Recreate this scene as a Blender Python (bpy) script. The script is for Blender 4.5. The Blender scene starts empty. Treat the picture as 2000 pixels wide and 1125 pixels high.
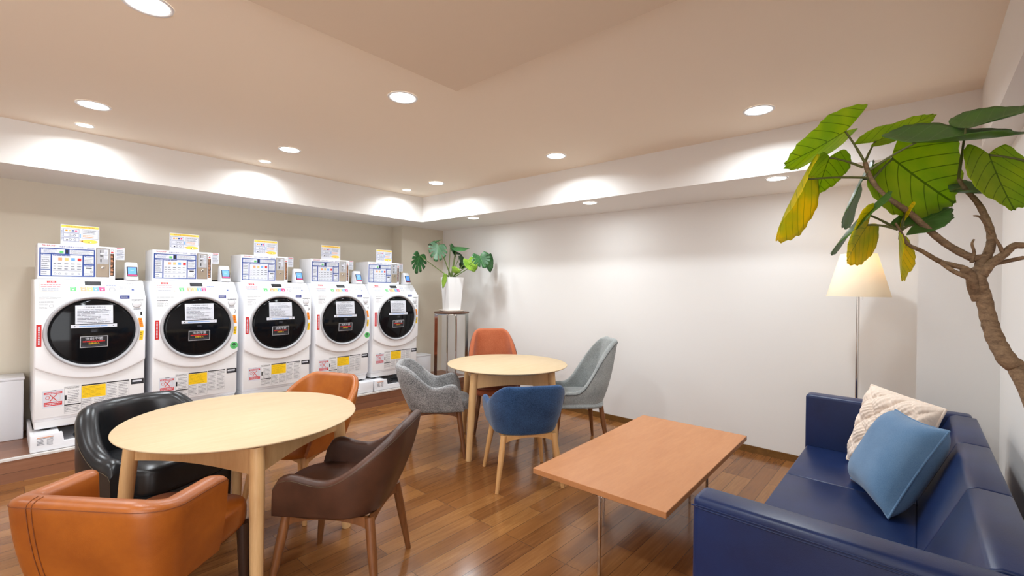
import bpy, bmesh, math, random
from mathutils import Vector, Matrix
R = random.Random(7)
PI = math.pi
sc = bpy.context.scene
COL = sc.collection

# ------------------------------------------------------------------ camera, world, exposure
FPX, CAMZ = 891.08, 1.4
CR = Vector((0.7466, 0.6652, 0.0140))       # camera right
CD = Vector((0.0117, 0.0079, -0.9999))      # camera down
CF = Vector((-0.6652, 0.7467, -0.0019))     # camera forward
cam_data = bpy.data.cameras.new('camera')
cam_data.sensor_width = 36.0
cam_data.lens = FPX / 2000 * 36.0
cam_data.clip_start = 0.05
cam = bpy.data.objects.new('camera', cam_data)
COL.objects.link(cam)
m3 = Matrix((CR, -CD, -CF)).transposed()
cam.matrix_world = Matrix.Translation((0, 0, CAMZ)) @ m3.to_4x4()
sc.camera = cam
world = bpy.data.worlds.new('world'); sc.world = world
world.use_nodes = True
world.node_tree.nodes['Background'].inputs[0].default_value = (0.95, 0.97, 1.0, 1)
world.node_tree.nodes['Background'].inputs[1].default_value = 3.6      # added fill light, entering through the unseen gap right of the camera
sc.view_settings.view_transform = 'Standard'
sc.view_settings.look = 'None'
sc.view_settings.exposure = 0.52
sc.view_settings.gamma = 1.0
sc.view_settings.use_curve_mapping = False
sc.cycles.diffuse_bounces = 8; sc.cycles.max_bounces = 14; sc.cycles.sample_clamp_indirect = 6.0
LAMP_W = 8.5            # power of one recessed downlight
LAMP_COL = (0.87, 0.945, 1.0)


# ------------------------------------------------------------------ materials
def lin(r, g, b):
    f = lambda c: (c / 255) / 12.92 if c <= 10.3 else (((c / 255) + 0.055) / 1.055) ** 2.4
    return (f(r), f(g), f(b), 1)
class NT:
    def __init__(s, name):
        s.m = bpy.data.materials.new(name); s.m.use_nodes = True
        s.t = s.m.node_tree; s.b = s.t.nodes['Principled BSDF']
        s.out = s.t.nodes['Material Output']
    def n(s, typ, **kw):
        nd = s.t.nodes.new(typ)
        for k, v in kw.items():
            if k.startswith('i_'):
                key = k[2:]; key = int(key) if key.isdigit() else key.replace('_', ' ')
                nd.inputs[key].default_value = v
            else: setattr(nd, k, v)
        return nd
    def l(s, a, b): s.t.links.new(a, b)
    def coord(s, scale=(1, 1, 1), rot=(0, 0, 0), which='Object'):
        tc = s.n('ShaderNodeTexCoord'); mp = s.n('ShaderNodeMapping')
        mp.inputs['Scale'].default_value = scale; mp.inputs['Rotation'].default_value = rot
        s.l(tc.outputs[which], mp.inputs['Vector']); return mp.outputs[0]
    def mix(s, fac, a, b, typ='MIX'):
        mx = s.n('ShaderNodeMix', data_type='RGBA', blend_type=typ)
        for idx, v in ((0, fac), (6, a), (7, b)):
            if hasattr(v, 'is_linked'): s.l(v, mx.inputs[idx])
            else: mx.inputs[idx].default_value = v
        return mx.outputs[2]
    def ramp(s, fac, p0, p1):
        r = s.n('ShaderNodeMapRange'); r.inputs[1].default_value = p0; r.inputs[2].default_value = p1
        s.l(fac, r.inputs[0]); return r.outputs[0]
    def bump(s, h, strength, dist=0.002):
        b = s.n('ShaderNodeBump'); b.inputs['Strength'].default_value = strength; b.inputs['Distance'].default_value = dist
        s.l(h, b.inputs['Height']); s.l(b.outputs[0], s.b.inputs['Normal'])
    def set(s, **kw):
        for k, v in kw.items(): s.b.inputs[k.replace('_', ' ')].default_value = v
        return s
def plain(name, rgb, rough=0.5, metal=0.0, spec=0.5, coat=0.0):
    t = NT(name); t.set(Base_Color=lin(*rgb), Roughness=rough, Metallic=metal, Coat_Weight=coat)
    t.b.inputs['Specular IOR Level'].default_value = spec
    return t.m
def paint(name, rgb, bump=0.12):
    t = NT(name); v = t.coord((1, 1, 1))
    n1 = t.n('ShaderNodeTexNoise', i_Scale=260.0, i_Detail=2.0); t.l(v, n1.inputs['Vector'])
    n2 = t.n('ShaderNodeTexNoise', i_Scale=1.1, i_Detail=3.0); t.l(v, n2.inputs['Vector'])
    a = lin(*rgb); b = tuple(x * 0.965 for x in a[:3]) + (1,)
    t.l(t.mix(n2.outputs[0], a, b), t.b.inputs['Base Color'])
    t.set(Roughness=0.85); t.b.inputs['Specular IOR Level'].default_value = 0.2
    t.bump(n1.outputs[0], bump, 0.001); return t.m
def wood(name, dark, light, scale=(6, 6, 0.6), rough=0.4, which='Object', contrast=1.0, spec=0.4):
    t = NT(name); v = t.coord(scale, which=which)
    n = t.n('ShaderNodeTexNoise', i_Scale=3.0, i_Detail=6.0, i_Roughness=0.6, i_Distortion=0.8); t.l(v, n.inputs['Vector'])
    w = t.n('ShaderNodeTexNoise', i_Scale=22.0, i_Detail=3.0, i_Distortion=0.2); t.l(v, w.inputs['Vector'])
    s = t.mix(0.35, n.outputs[0], w.outputs[0])
    f = t.ramp(s, 0.5 - 0.2 / contrast, 0.5 + 0.2 / contrast)
    t.l(t.mix(f, lin(*dark), lin(*light)), t.b.inputs['Base Color'])
    t.set(Roughness=rough); t.b.inputs['Specular IOR Level'].default_value = spec
    t.bump(w.outputs[0], 0.08, 0.001); return t.m
def planks(name, cols, plank=(0.9, 0.1036), rough=0.2, offs=(0, 0, 0)):
    t = NT(name); tc = t.n('ShaderNodeTexCoord'); mp = t.n('ShaderNodeMapping')
    mp.inputs['Rotation'].default_value = (0, 0, PI / 2); mp.inputs['Location'].default_value = offs
    sep = t.n('ShaderNodeSeparateXYZ'); t.l(tc.outputs['Object'], sep.inputs[0])
    xz = t.n('ShaderNodeMath', operation='ADD'); t.l(sep.outputs[0], xz.inputs[0]); t.l(sep.outputs[2], xz.inputs[1])   # boards turn over the step edge
    cx = t.n('ShaderNodeCombineXYZ'); t.l(xz.outputs[0], cx.inputs[0]); t.l(sep.outputs[1], cx.inputs[1])
    t.l(cx.outputs[0], mp.inputs['Vector'])
    br = t.n('ShaderNodeTexBrick', offset=0.37, offset_frequency=3, squash=1.0)
    br.inputs['Scale'].default_value = 1.0; br.inputs['Mortar Size'].default_value = 0.0011
    br.inputs['Mortar Smooth'].default_value = 0.3; br.inputs['Bias'].default_value = 0.0
    br.inputs['Brick Width'].default_value = plank[0]; br.inputs['Row Height'].default_value = plank[1]
    br.inputs['Color1'].default_value = (0, 0, 0, 1); br.inputs['Color2'].default_value = (1, 1, 1, 1)
    br.inputs['Mortar'].default_value = (0.5, 0.5, 0.5, 1)
    t.l(mp.outputs[0], br.inputs['Vector'])
    gm = t.n('ShaderNodeMapping'); gm.inputs['Scale'].default_value = (30, 1.6, 1)
    t.l(cx.outputs[0], gm.inputs['Vector'])
    cmb = t.n('ShaderNodeVectorMath', operation='ADD'); t.l(gm.outputs[0], cmb.inputs[0])
    sc2 = t.n('ShaderNodeVectorMath', operation='SCALE'); t.l(br.outputs['Color'], sc2.inputs[0]); sc2.inputs['Scale'].default_value = 37.0
    t.l(sc2.outputs[0], cmb.inputs[1])
    g = t.n('ShaderNodeTexNoise', i_Scale=1.0, i_Detail=6.0, i_Roughness=0.62, i_Distortion=1.2); t.l(cmb.outputs[0], g.inputs['Vector'])
    g2 = t.n('ShaderNodeTexNoise', i_Scale=3.5, i_Detail=3.0); t.l(cmb.outputs[0], g2.inputs['Vector'])
    tone = t.mix(0.5, br.outputs['Color'], g.outputs[0])
    cr = t.n('ShaderNodeValToRGB')
    el = cr.color_ramp.elements
    el[0].position = 0.15; el[0].color = lin(*cols[0]); el[1].position = 0.85; el[1].color = lin(*cols[2])
    e = el.new(0.5); e.color = lin(*cols[1])
    t.l(tone, cr.inputs[0])
    c = t.mix(t.ramp(g2.outputs[0], 0.35, 0.75), cr.outputs[0], lin(*cols[1]))
    c2 = t.mix(br.outputs['Fac'], c, lin(*[int(x * 0.45) for x in cols[0]]))
    t.l(c2, t.b.inputs['Base Color'])
    rr = t.n('ShaderNodeMapRange'); rr.inputs[3].default_value = rough * 0.75; rr.inputs[4].default_value = rough * 1.35
    t.l(g.outputs[0], rr.inputs[0]); t.l(rr.outputs[0], t.b.inputs['Roughness'])
    inv = t.n('ShaderNodeMath', operation='SUBTRACT'); inv.inputs[0].default_value = 1.0; t.l(br.outputs['Fac'], inv.inputs[1])
    t.bump(inv.outputs[0], 0.5, 0.0015)
    return t.m
def fabric(name, a, b, scale=420.0, rough=0.95, bump=0.35, sheen=0.2):
    t = NT(name); v = t.coord((1, 1, 1))
    n = t.n('ShaderNodeTexNoise', i_Scale=scale, i_Detail=2.0, i_Roughness=0.7); t.l(v, n.inputs['Vector'])
    big = t.n('ShaderNodeTexNoise', i_Scale=9.0, i_Detail=2.0); t.l(v, big.inputs['Vector'])
    f = t.ramp(t.mix(0.25, n.outputs[0], big.outputs[0]), 0.36, 0.64)
    t.l(t.mix(f, lin(*a), lin(*b)), t.b.inputs['Base Color'])
    t.set(Roughness=rough, Sheen_Weight=sheen); t.b.inputs['Specular IOR Level'].default_value = 0.15
    t.bump(n.outputs[0], bump, 0.002); return t.m
def leather(name, a, b, rough=0.35, scale=7.0, spec=0.5, bump=0.18):
    t = NT(name); v = t.coord((1, 1, 1))
    n = t.n('ShaderNodeTexNoise', i_Scale=scale, i_Detail=5.0, i_Roughness=0.6); t.l(v, n.inputs['Vector'])
    vo = t.n('ShaderNodeTexVoronoi', i_Scale=420.0); t.l(v, vo.inputs['Vector'])
    t.l(t.mix(t.ramp(n.outputs[0], 0.3, 0.7), lin(*a), lin(*b)), t.b.inputs['Base Color'])
    t.set(Roughness=rough); t.b.inputs['Specular IOR Level'].default_value = spec
    t.bump(vo.outputs['Distance'], bump, 0.0008); return t.m
def emit(name, rgb, s):
    t = NT(name); t.set(Base_Color=lin(*rgb)); t.b.inputs['Emission Color'].default_value = lin(*rgb)
    t.b.inputs['Emission Strength'].default_value = s; return t.m
def leafmat(name, base, vein, edge, trans):
    t = NT(name); uv = t.n('ShaderNodeUVMap'); sx = t.n('ShaderNodeSeparateXYZ'); t.l(uv.outputs[0], sx.inputs[0])
    def M(op, a, b=None):
        nd = t.n('ShaderNodeMath', operation=op)
        for i, v in enumerate((a, b)):
            if v is None: continue
            if hasattr(v, 'is_linked'): t.l(v, nd.inputs[i])
            else: nd.inputs[i].default_value = v
        return nd.outputs[0]
    ax = M('ABSOLUTE', sx.outputs[0])
    mid = M('LESS_THAN', ax, 0.022)
    ph = M('FRACT', M('MULTIPLY', M('SUBTRACT', sx.outputs[1], M('MULTIPLY', M('POWER', ax, 1.25), 0.62)), 4.6))
    side = M('LESS_THAN', M('ABSOLUTE', M('SUBTRACT', ph, 0.5)), 0.034)
    v = M('MAXIMUM', mid, side)
    co = t.coord((1, 1, 1))
    n = t.n('ShaderNodeTexNoise', i_Scale=14.0, i_Detail=3.0); t.l(co, n.inputs['Vector'])
    body = t.mix(t.ramp(n.outputs[0], 0.38, 0.66), lin(*base), lin(*edge))
    c = t.mix(M('MULTIPLY', v, 0.7), body, lin(*vein))
    t.l(c, t.b.inputs['Base Color'])
    t.set(Roughness=0.38)
    tr = t.n('ShaderNodeBsdfTranslucent'); t.l(c, tr.inputs['Color'])
    mx = t.n('ShaderNodeMixShader'); mx.inputs[0].default_value = trans
    t.l(t.b.outputs[0], mx.inputs[1]); t.l(tr.outputs[0], mx.inputs[2]); t.l(mx.outputs[0], t.out.inputs['Surface'])
    t.bump(M('SUBTRACT', 1.0, v), 0.25, 0.002)
    return t.m

M = {}
M['wall'] = paint('wall_paint', (232, 230, 227))
M['wall_b'] = paint('beige_wall_paint', (212, 203, 186))
M['ceil'] = paint('ceiling_paint', (240, 228, 211), 0.08)
M['ceil_low'] = paint('dimmed_ceiling_paint', (222, 206, 186), 0.08)  # dimmer light on the lowered panel is put into this darker colour
M['floor'] = planks('floor_planks', ((94, 57, 29), (136, 88, 47), (164, 116, 66)), rough=0.17, offs=(0.12, -0.027, 0))
M['step'] = planks('step_planks', ((100, 62, 44), (132, 88, 64), (150, 106, 80)), plank=(1.3, 0.09), rough=0.3)
M['base_wood'] = wood('baseboard_wood', (96, 64, 28), (128, 90, 46), (6, 0.6, 6), 0.35)
M['base_dark'] = plain('dark_baseboard', (30, 26, 24), 0.4)
M['alu'] = plain('nosing_metal', (226, 224, 220), 0.3, 0.25)
M['white'] = plain('white_enamel', (244, 245, 248), 0.22, 0, 0.5)
M['whitep'] = plain('white_plastic', (226, 227, 231), 0.35)
M['grey_lower'] = plain('warm_grey_panel', (236, 236, 237), 0.35)
M['grey_ring'] = plain('ring_grey', (176, 176, 180), 0.25)
M['side'] = plain('cabinet_side', (205, 207, 212), 0.45)
M['black'] = plain('black_matte', (18, 18, 20), 0.5)
M['glass'] = plain('dark_door_glass', (16, 17, 20), 0.08, 0, 0.22, 0.0)
M['drum'] = plain('drum_shade', (24, 26, 30), 0.12, 0, 0.5)
M['paper'] = plain('paper_white', (212, 215, 224), 0.6)
M['ink'] = plain('ink_black', (30, 30, 34), 0.6)
M['inkg'] = plain('ink_grey', (78, 80, 92), 0.6)
M['red'] = plain('label_red', (205, 38, 36), 0.5)
M['logo'] = plain('logo_red', (176, 30, 50), 0.5)
M['blue'] = plain('label_blue', (24, 62, 142), 0.5)
M['navy'] = plain('label_navy', (40, 58, 140), 0.5)
M['lblue'] = plain('label_light_blue', (110, 165, 230), 0.5)
M['screen'] = emit('reader_screen', (84, 140, 222), 0.55)
M['pink'] = plain('label_pink', (226, 62, 120), 0.5)
M['orange'] = plain('label_orange', (245, 150, 30), 0.5)
M['lorange'] = plain('label_peach', (226, 160, 120), 0.5)
M['tan'] = plain('label_tan', (222, 192, 120), 0.5)
M['yellow'] = plain('label_yellow', (250, 205, 20), 0.5)
M['amber'] = plain('label_amber', (255, 206, 90), 0.5)
M['green'] = plain('label_green', (96, 190, 110), 0.5)
M['steel'] = plain('coin_steel', (196, 182, 164), 0.32, 0.75)
M['chrome'] = plain('chrome', (214, 208, 202), 0.09, 1.0)
M['maple'] = wood('maple_top', (195, 170, 134), (208, 185, 150), (5, 0.7, 5), 0.55, contrast=0.8, spec=0.25)
M['maple_leg'] = wood('maple_leg', (204, 160, 108), (222, 182, 130), (7, 7, 0.8), 0.42)
M['beech'] = wood('beech_leg', (196, 146, 92), (212, 164, 108), (7, 7, 0.8), 0.42)
M['walnut'] = wood('walnut_leg', (98, 58, 30), (136, 86, 48), (7, 7, 0.8), 0.4)
M['darkwood'] = wood('dark_leg', (40, 24, 16), (60, 36, 24), (7, 7, 0.8), 0.4)
M['cherry'] = wood('cherry_top', (176, 116, 72), (194, 136, 90), (4, 0.6, 4), 0.4, contrast=0.8)
M['f_grey'] = fabric('charcoal_tweed', (76, 78, 80), (182, 182, 182), 170)
M['f_lgrey'] = fabric('light_grey_weave', (118, 122, 122), (166, 170, 168), 220)
M['f_blue'] = fabric('blue_weave', (28, 50, 82), (58, 92, 136), 220)
M['f_rust'] = fabric('rust_weave', (160, 82, 50), (188, 110, 76), 220)
M['l_rust'] = leather('rust_brown_leather', (104, 48, 26), (132, 66, 38), 0.45)
M['l_tan'] = leather('tan_leather', (152, 78, 22), (186, 108, 36), 0.36, 5.0)
M['l_cognac'] = leather('cognac_leather', (132, 66, 17), (164, 90, 27), 0.36, 5.0)
M['l_brown'] = leather('brown_leather', (58, 34, 23), (84, 52, 37), 0.42, 6.0)
M['l_black'] = leather('black_leather', (22, 23, 25), (36, 37, 40), 0.29)
M['l_navy'] = leather('navy_leather', (15, 31, 70), (21, 43, 90), 0.36, 4.0, 0.42)
M['stitch'] = plain('stitch_thread', (92, 78, 58), 0.8)
M['seam_brown'] = plain('seam_thread', (112, 56, 18), 0.7)
M['piping'] = plain('dark_piping', (70, 36, 26), 0.7)
M['gpiping'] = plain('grey_piping', (84, 86, 86), 0.8)
M['linen'] = fabric('blue_linen', (80, 116, 152), (110, 144, 178), 600, sheen=0.3)
M['cream'] = fabric('cream_knit', (226, 208, 192), (240, 226, 212), 300, sheen=0.4)
M['pot'] = plain('white_ceramic', (232, 232, 232), 0.3)
M['saucer'] = plain('beige_saucer', (214, 202, 190), 0.4)
M['soil'] = plain('soil', (52, 38, 28), 0.95)
M['darktop'] = wood('stand_top', (78, 52, 40), (100, 70, 54), (6, 0.8, 6), 0.4)
M['bark'] = wood('ficus_bark', (88, 68, 50), (146, 120, 92), (14, 14, 34), 0.8, contrast=1.2)
M['twig'] = plain('green_twig', (92, 96, 50), 0.6)
M['mstem'] = plain('monstera_stem', (104, 124, 62), 0.5)
M['leaf_g'] = leafmat('ficus_leaf', (172, 204, 48), (92, 128, 28), (196, 216, 54), 0.75)
M['leaf_y'] = leafmat('ficus_leaf_yellow', (252, 228, 44), (132, 158, 32), (206, 214, 50), 0.68)
M['leaf_d'] = leafmat('ficus_leaf_dark', (90, 132, 70), (116, 152, 92), (100, 146, 66), 0.4)
M['leaf_m'] = leafmat('monstera_leaf', (36, 80, 40), (90, 132, 78), (48, 96, 46), 0.22)
M['leaf_ml'] = leafmat('monstera_leaf_light', (150, 186, 60), (190, 208, 110), (120, 164, 50), 0.35)
M['diff'] = emit('lamp_diffuser', (255, 250, 240), 8.0)
M['bulb'] = emit('bulb_glow', (255, 214, 150), 8.0)

# ------------------------------------------------------------------ mesh builder
class Frame:            # a flat place to lay labels on: origin, right, up, outward
    def __init__(s, o, u, v):
        s.o, s.u, s.v = Vector(o), Vector(u).normalized(), Vector(v).normalized(); s.n = s.u.cross(s.v).normalized()
    def p(s, a, b, d=0.0): return s.o + s.u * a + s.v * b + s.n * d
_tc = {}
def glyphs(body):       # the outline of some lettering as flat triangles, unit box
    if body in _tc: return _tc[body]
    cu = bpy.data.curves.new('lettering', 'FONT'); cu.body = body; cu.resolution_u = 3
    ob = bpy.data.objects.new('lettering', cu); COL.objects.link(ob)
    dg = bpy.context.evaluated_depsgraph_get(); dg.update()
    me = bpy.data.meshes.new_from_object(ob.evaluated_get(dg))
    vs = [v.co.copy() for v in me.vertices]; fs = [tuple(p.vertices) for p in me.polygons]
    bpy.data.objects.remove(ob); bpy.data.curves.remove(cu); bpy.data.meshes.remove(me)
    if vs:
        x0, x1 = min(v.x for v in vs), max(v.x for v in vs); y0, y1 = min(v.y for v in vs), max(v.y for v in vs)
        vs = [((v.x - x0) / max(x1 - x0, 1e-6), (v.y - y0) / max(y1 - y0, 1e-6)) for v in vs]
    _tc[body] = (vs, fs); return _tc[body]

class MB:
    def __init__(s): s.v = []; s.f = []; s.mi = []; s.sm = []; s.mats = []; s.uv = None
    def mid(s, m):
        m = M[m] if isinstance(m, str) else m
        if m not in s.mats: s.mats.append(m)
        return s.mats.index(m)
    def add(s, vs, fs, m, smooth=False):
        o = len(s.v); s.v += [Vector(v) for v in vs]; k = s.mid(m)
        for f in fs: s.f.append(tuple(i + o for i in f)); s.mi.append(k); s.sm.append(smooth)
        return s
    def bm(s, bm, m, smooth=False):
        bm.verts.index_update(); s.add([v.co.copy() for v in bm.verts], [[v.index for v in f.verts] for f in bm.faces], m, smooth); bm.free(); return s
    def box(s, c, size, m, bev=0.0, seg=2, rot=None):
        bm = bmesh.new(); bmesh.ops.create_cube(bm, size=1.0)
        for v in bm.verts: v.co = Vector((v.co.x * size[0], v.co.y * size[1], v.co.z * size[2]))
        if bev > 0: bmesh.ops.bevel(bm, geom=list(bm.edges), offset=bev, segments=seg, profile=0.5, affect='EDGES')
        mt = Matrix.Translation(c) @ (rot.to_4x4() if rot else Matrix())
        bmesh.ops.transform(bm, matrix=mt, verts=bm.verts)
        return s.bm(bm, m, bev > 0 and seg > 1)
    def b2(s, lo, hi, m, bev=0.0, seg=2):
        return s.box([(a + b) / 2 for a, b in zip(lo, hi)], [abs(b - a) for a, b in zip(lo, hi)], m, bev, seg)
    def prism(s, pts, a, b, m, bev=0.0, seg=2, axis='x'):     # outline (two coordinates) pushed along an axis from a to b
        bm = bmesh.new(); lo = []; hi = []
        for p, q in pts:
            e = {'x': lambda t: (t, p, q), 'y': lambda t: (p, t, q), 'z': lambda t: (p, q, t)}[axis]
            lo.append(bm.verts.new(e(a))); hi.append(bm.verts.new(e(b)))
        n = len(pts); bm.faces.new(lo); bm.faces.new(hi[::-1])
        for i in range(n): bm.faces.new((lo[i], hi[i], hi[(i + 1) % n], lo[(i + 1) % n]))
        bmesh.ops.recalc_face_normals(bm, faces=bm.faces)
        if bev > 0:
            eds = [e for e in bm.edges if e.calc_face_angle(0) > 0.5]
            bmesh.ops.bevel(bm, geom=eds, offset=bev, segments=seg, profile=0.5, affect='EDGES')
        return s.bm(bm, m, bev > 0)
    def tube(s, pts, rad, m, n=12, flat=1.0, cap=True):
        pts = [Vector(p) for p in pts]; k = len(pts)
        if not hasattr(rad, '__len__'): rad = [rad] * k
        vs = []; fs = []; up = None
        for i, p in enumerate(pts):
            d = (pts[min(i + 1, k - 1)] - pts[max(i - 1, 0)]).normalized()
            if up is None:
                up = Vector((0, 0, 1)) if abs(d.z) < 0.9 else Vector((0, 1, 0))
            a = d.cross(up).normalized(); up = a.cross(d).normalized()
            for j in range(n):
                t = 2 * PI * j / n; vs.append(p + (a * math.cos(t) + up * math.sin(t) * flat) * rad[i])
        for i in range(k - 1):
            for j in range(n):
                fs.append((i * n + j, i * n + (j + 1) % n, (i + 1) * n + (j + 1) % n, (i + 1) * n + j))
        s.add(vs, fs, m, True)
        if cap: s.add(vs[:n], [tuple(range(n))[::-1]], m); s.add(vs[-n:], [tuple(range(n))], m)
        return s
    def lathe(s, prof, m, c=(0, 0, 0), n=48, axis='z', ex=1.0, ey=1.0, sq=2.0, close=True):
        vs = []; fs = []; k = len(prof)
        for r, z in prof:
            for j in range(n):
                t = 2 * PI * j / n; ct, st = math.cos(t), math.sin(t)
                x = ex * r * math.copysign(abs(ct) ** (2 / sq), ct); y = ey * r * math.copysign(abs(st) ** (2 / sq), st)
                p = {'z': (x, y, z), 'x': (z, x, y), 'y': (x, z, y)}[axis]
                vs.append(Vector(c) + Vector(p))
        for i in range(k - 1):
            for j in range(n):
                q = (i * n + j, i * n + (j + 1) % n, (i + 1) * n + (j + 1) % n, (i + 1) * n + j)
                fs.append(q if axis != 'y' else q[::-1])
        if close:
            a = tuple(range(n)); b = tuple(range((k - 1) * n, k * n))
            fs.append(a[::-1] if axis != 'y' else a); fs.append(b if axis != 'y' else b[::-1])
        return s.add(vs, fs, m, True)
    def grid(s, rows, m, closed=False, smooth=True):
        n = len(rows[0]); vs = [p for r in rows for p in r]; fs = []
        for i in range(len(rows) - 1):
            for j in range(n if closed else n - 1):
                fs.append((i * n + j, i * n + (j + 1) % n, (i + 1) * n + (j + 1) % n, (i + 1) * n + j))
        return s.add(vs, fs, m, smooth)
    # label work on a frame
    def rect(s, F, a0, b0, a1, b1, m, d=0.0006, shear=0.0):
        a0, a1 = min(a0, a1), max(a0, a1); b0, b1 = min(b0, b1), max(b0, b1)
        if getattr(F, 'curved', False):
            n, k = max(1, int((a1 - a0) / 0.02)), max(1, int((b1 - b0) / 0.02))
            return s.grid([[F.p(a0 + (a1 - a0) * i / n, b0 + (b1 - b0) * j / k, d) for i in range(n + 1)] for j in range(k + 1)], m, smooth=False)
        return s.add([F.p(a0, b0, d), F.p(a1, b0, d), F.p(a1 + shear, b1, d), F.p(a0 + shear, b1, d)], [(0, 1, 2, 3)], m)
    def plate(s, F, a0, b0, a1, b1, m, th=0.0015, d=0.0):
        if getattr(F, 'curved', False): return s.rect(F, a0, b0, a1, b1, m, d + th)
        vs = [F.p(a, b, d + t) for t in (0, th) for a, b in ((a0, b0), (a1, b0), (a1, b1), (a0, b1))]
        return s.add(vs, [(4, 5, 6, 7), (3, 2, 1, 0), (0, 1, 5, 4), (1, 2, 6, 5), (2, 3, 7, 6), (3, 0, 4, 7)], m)
    def lines(s, F, a0, b0, a1, b1, n, m='inkg', d=0.0012, th=0.35, ragged=0.35):
        h = (b1 - b0) / n
        for i in range(n):
            y = b1 - (i + 0.5) * h; x = a0
            e = a1 - (a1 - a0) * R.random() * ragged
            while x < e:
                w = (a1 - a0) * R.uniform(0.08, 0.3); w = min(w, e - x)
                s.rect(F, x, y - h * th / 2, x + w, y + h * th / 2, m, d); x += w + (a1 - a0) * 0.02
        return s
    def frame(s, F, a0, b0, a1, b1, w, m, d=0.001):
        s.rect(F, a0, b0, a1, b0 + w, m, d); s.rect(F, a0, b1 - w, a1, b1, m, d)
        s.rect(F, a0, b0, a0 + w, b1, m, d); s.rect(F, a1 - w, b0, a1, b1, m, d); return s
    def text(s, F, body, a0, b0, a1, b1, m, d=0.0016):
        vs, fs = glyphs(body)
        return s.add([F.p(a0 + x * (a1 - a0), b0 + y * (b1 - b0), d) for x, y in vs], fs, m)
    def disc(s, F, a, b, r, m, d=0.001, n=28, r0=0.0, ry=None):
        ry = ry or r
        o = [F.p(a + r * math.cos(2 * PI * i / n), b + ry * math.sin(2 * PI * i / n), d) for i in range(n)]
        if r0 <= 0: return s.add(o, [tuple(range(n))], m)
        q = [F.p(a + r0 * math.cos(2 * PI * i / n), b + r0 * ry / r * math.sin(2 * PI * i / n), d) for i in range(n)]
        return s.add(o + q, [(i, (i + 1) % n, n + (i + 1) % n, n + i) for i in range(n)], m)
    def build(s, name, parent=None, mat4=None, flipfix=True):
        me = bpy.data.meshes.new(name)
        me.from_pydata([tuple(mat4 @ v) if mat4 else tuple(v) for v in s.v], [], s.f)
        for m in s.mats: me.materials.append(m)
        me.polygons.foreach_set('material_index', s.mi); me.polygons.foreach_set('use_smooth', s.sm)
        if s.uv:
            ul = me.uv_layers.new(name='UVMap')
            for lp in me.loops: ul.data[lp.index].uv = s.uv[lp.vertex_index]
        me.update()
        ob = bpy.data.objects.new(name, me); COL.objects.link(ob)
        if parent: ob.parent = parent
        return ob

def tag(o, label=None, cat=None, group=None, kind=None):
    if label: o['label'] = label
    if cat: o['category'] = cat
    if group: o['group'] = group
    if kind: o['kind'] = kind
    return o
def thing(name, label, cat, loc=(0, 0, 0), rz=0.0, group=None):
    o = bpy.data.objects.new(name, None); o.empty_display_size = 0.1; COL.objects.link(o)
    o.location = loc; o.rotation_euler = (0, 0, rz); return tag(o, label, cat, group)
def struct(name, mb, label=None): return tag(mb.build(name), label, None, None, 'structure')
def dup(o, parent=None):
    c = o.copy(); COL.objects.link(c)
    if parent: c.parent = parent
    for ch in list(o.children): dup(ch, c)
    return c

# ------------------------------------------------------------------ the room
ZC, ZS, ZBOX = 2.53, 2.215, 2.445
XW, YB, XR, YF = -5.47, 4.34, 0.365, -3.2
SX, SY, BX = -4.755, 3.59, 0.25
XSTEP, ZSTEP = -4.66, 0.165
struct('floor', MB().b2((XW - 0.1, YF - 0.1, -0.1), (XR + 0.1, YB + 0.1, 0), 'floor'))
struct('wall_left', MB().b2((XW - 0.12, YF, 0), (XW, YB, ZC), 'wall_b'))
struct('wall_back', MB().b2((XW, YB, 0), (XR + 0.12, YB + 0.12, ZC), 'wall'))
struct('wall_right', MB().b2((XR, -0.4, 0), (XR + 0.12, YB, ZC), 'wall'))  # stops short: unseen gap added to let the world fill light in
struct('wall_rear', MB().b2((XW, YF - 0.12, 0), (XR + 0.12, YF, ZC), 'wall'))
struct('wall_corner', MB().b2((XW, 3.62, ZSTEP), (-5.24, YB, ZS), 'wall_b'))
struct('wall_pillar', MB().b2((-0.005, 3.92, 0), (XR, YB, ZS), 'wall'))
struct('ceiling', MB().b2((XW, YF, ZC), (XR + 0.12, YB, ZC + 0.1), 'ceil'))
struct('trim_1', MB().b2((XW, YF, ZS), (SX, YB, ZC), 'wall'), 'dropped white soffit above the row of washing machines')
struct('trim_2', MB().b2((SX, SY, ZS), (XR, YB, ZC), 'wall'), 'dropped white soffit along the back wall')
struct('trim_3', MB().b2((BX, YF, 2.2), (XR + 0.12, SY, ZC), 'wall'), 'white beam above the right wall')
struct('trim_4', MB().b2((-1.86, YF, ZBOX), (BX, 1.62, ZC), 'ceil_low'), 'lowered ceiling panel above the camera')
struct('trim_5', MB().b2((XW, YF, 0), (XSTEP, YB, ZSTEP), 'step'), 'low wooden step carrying the washing machines')
struct('trim_6', MB().b2((XSTEP - 0.03, YF, ZSTEP - 0.012), (XSTEP + 0.004, YB, ZSTEP + 0.003), 'alu'), 'bright metal nosing on the step edge')
struct('baseboard_back', MB().b2((XSTEP, YB - 0.01, 0), (-0.005, YB, 0.058), 'base_wood'))
struct('baseboard_right', MB().b2((XR - 0.012, -0.4, 0), (XR, 3.92, 0.1), 'base_dark'))

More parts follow.
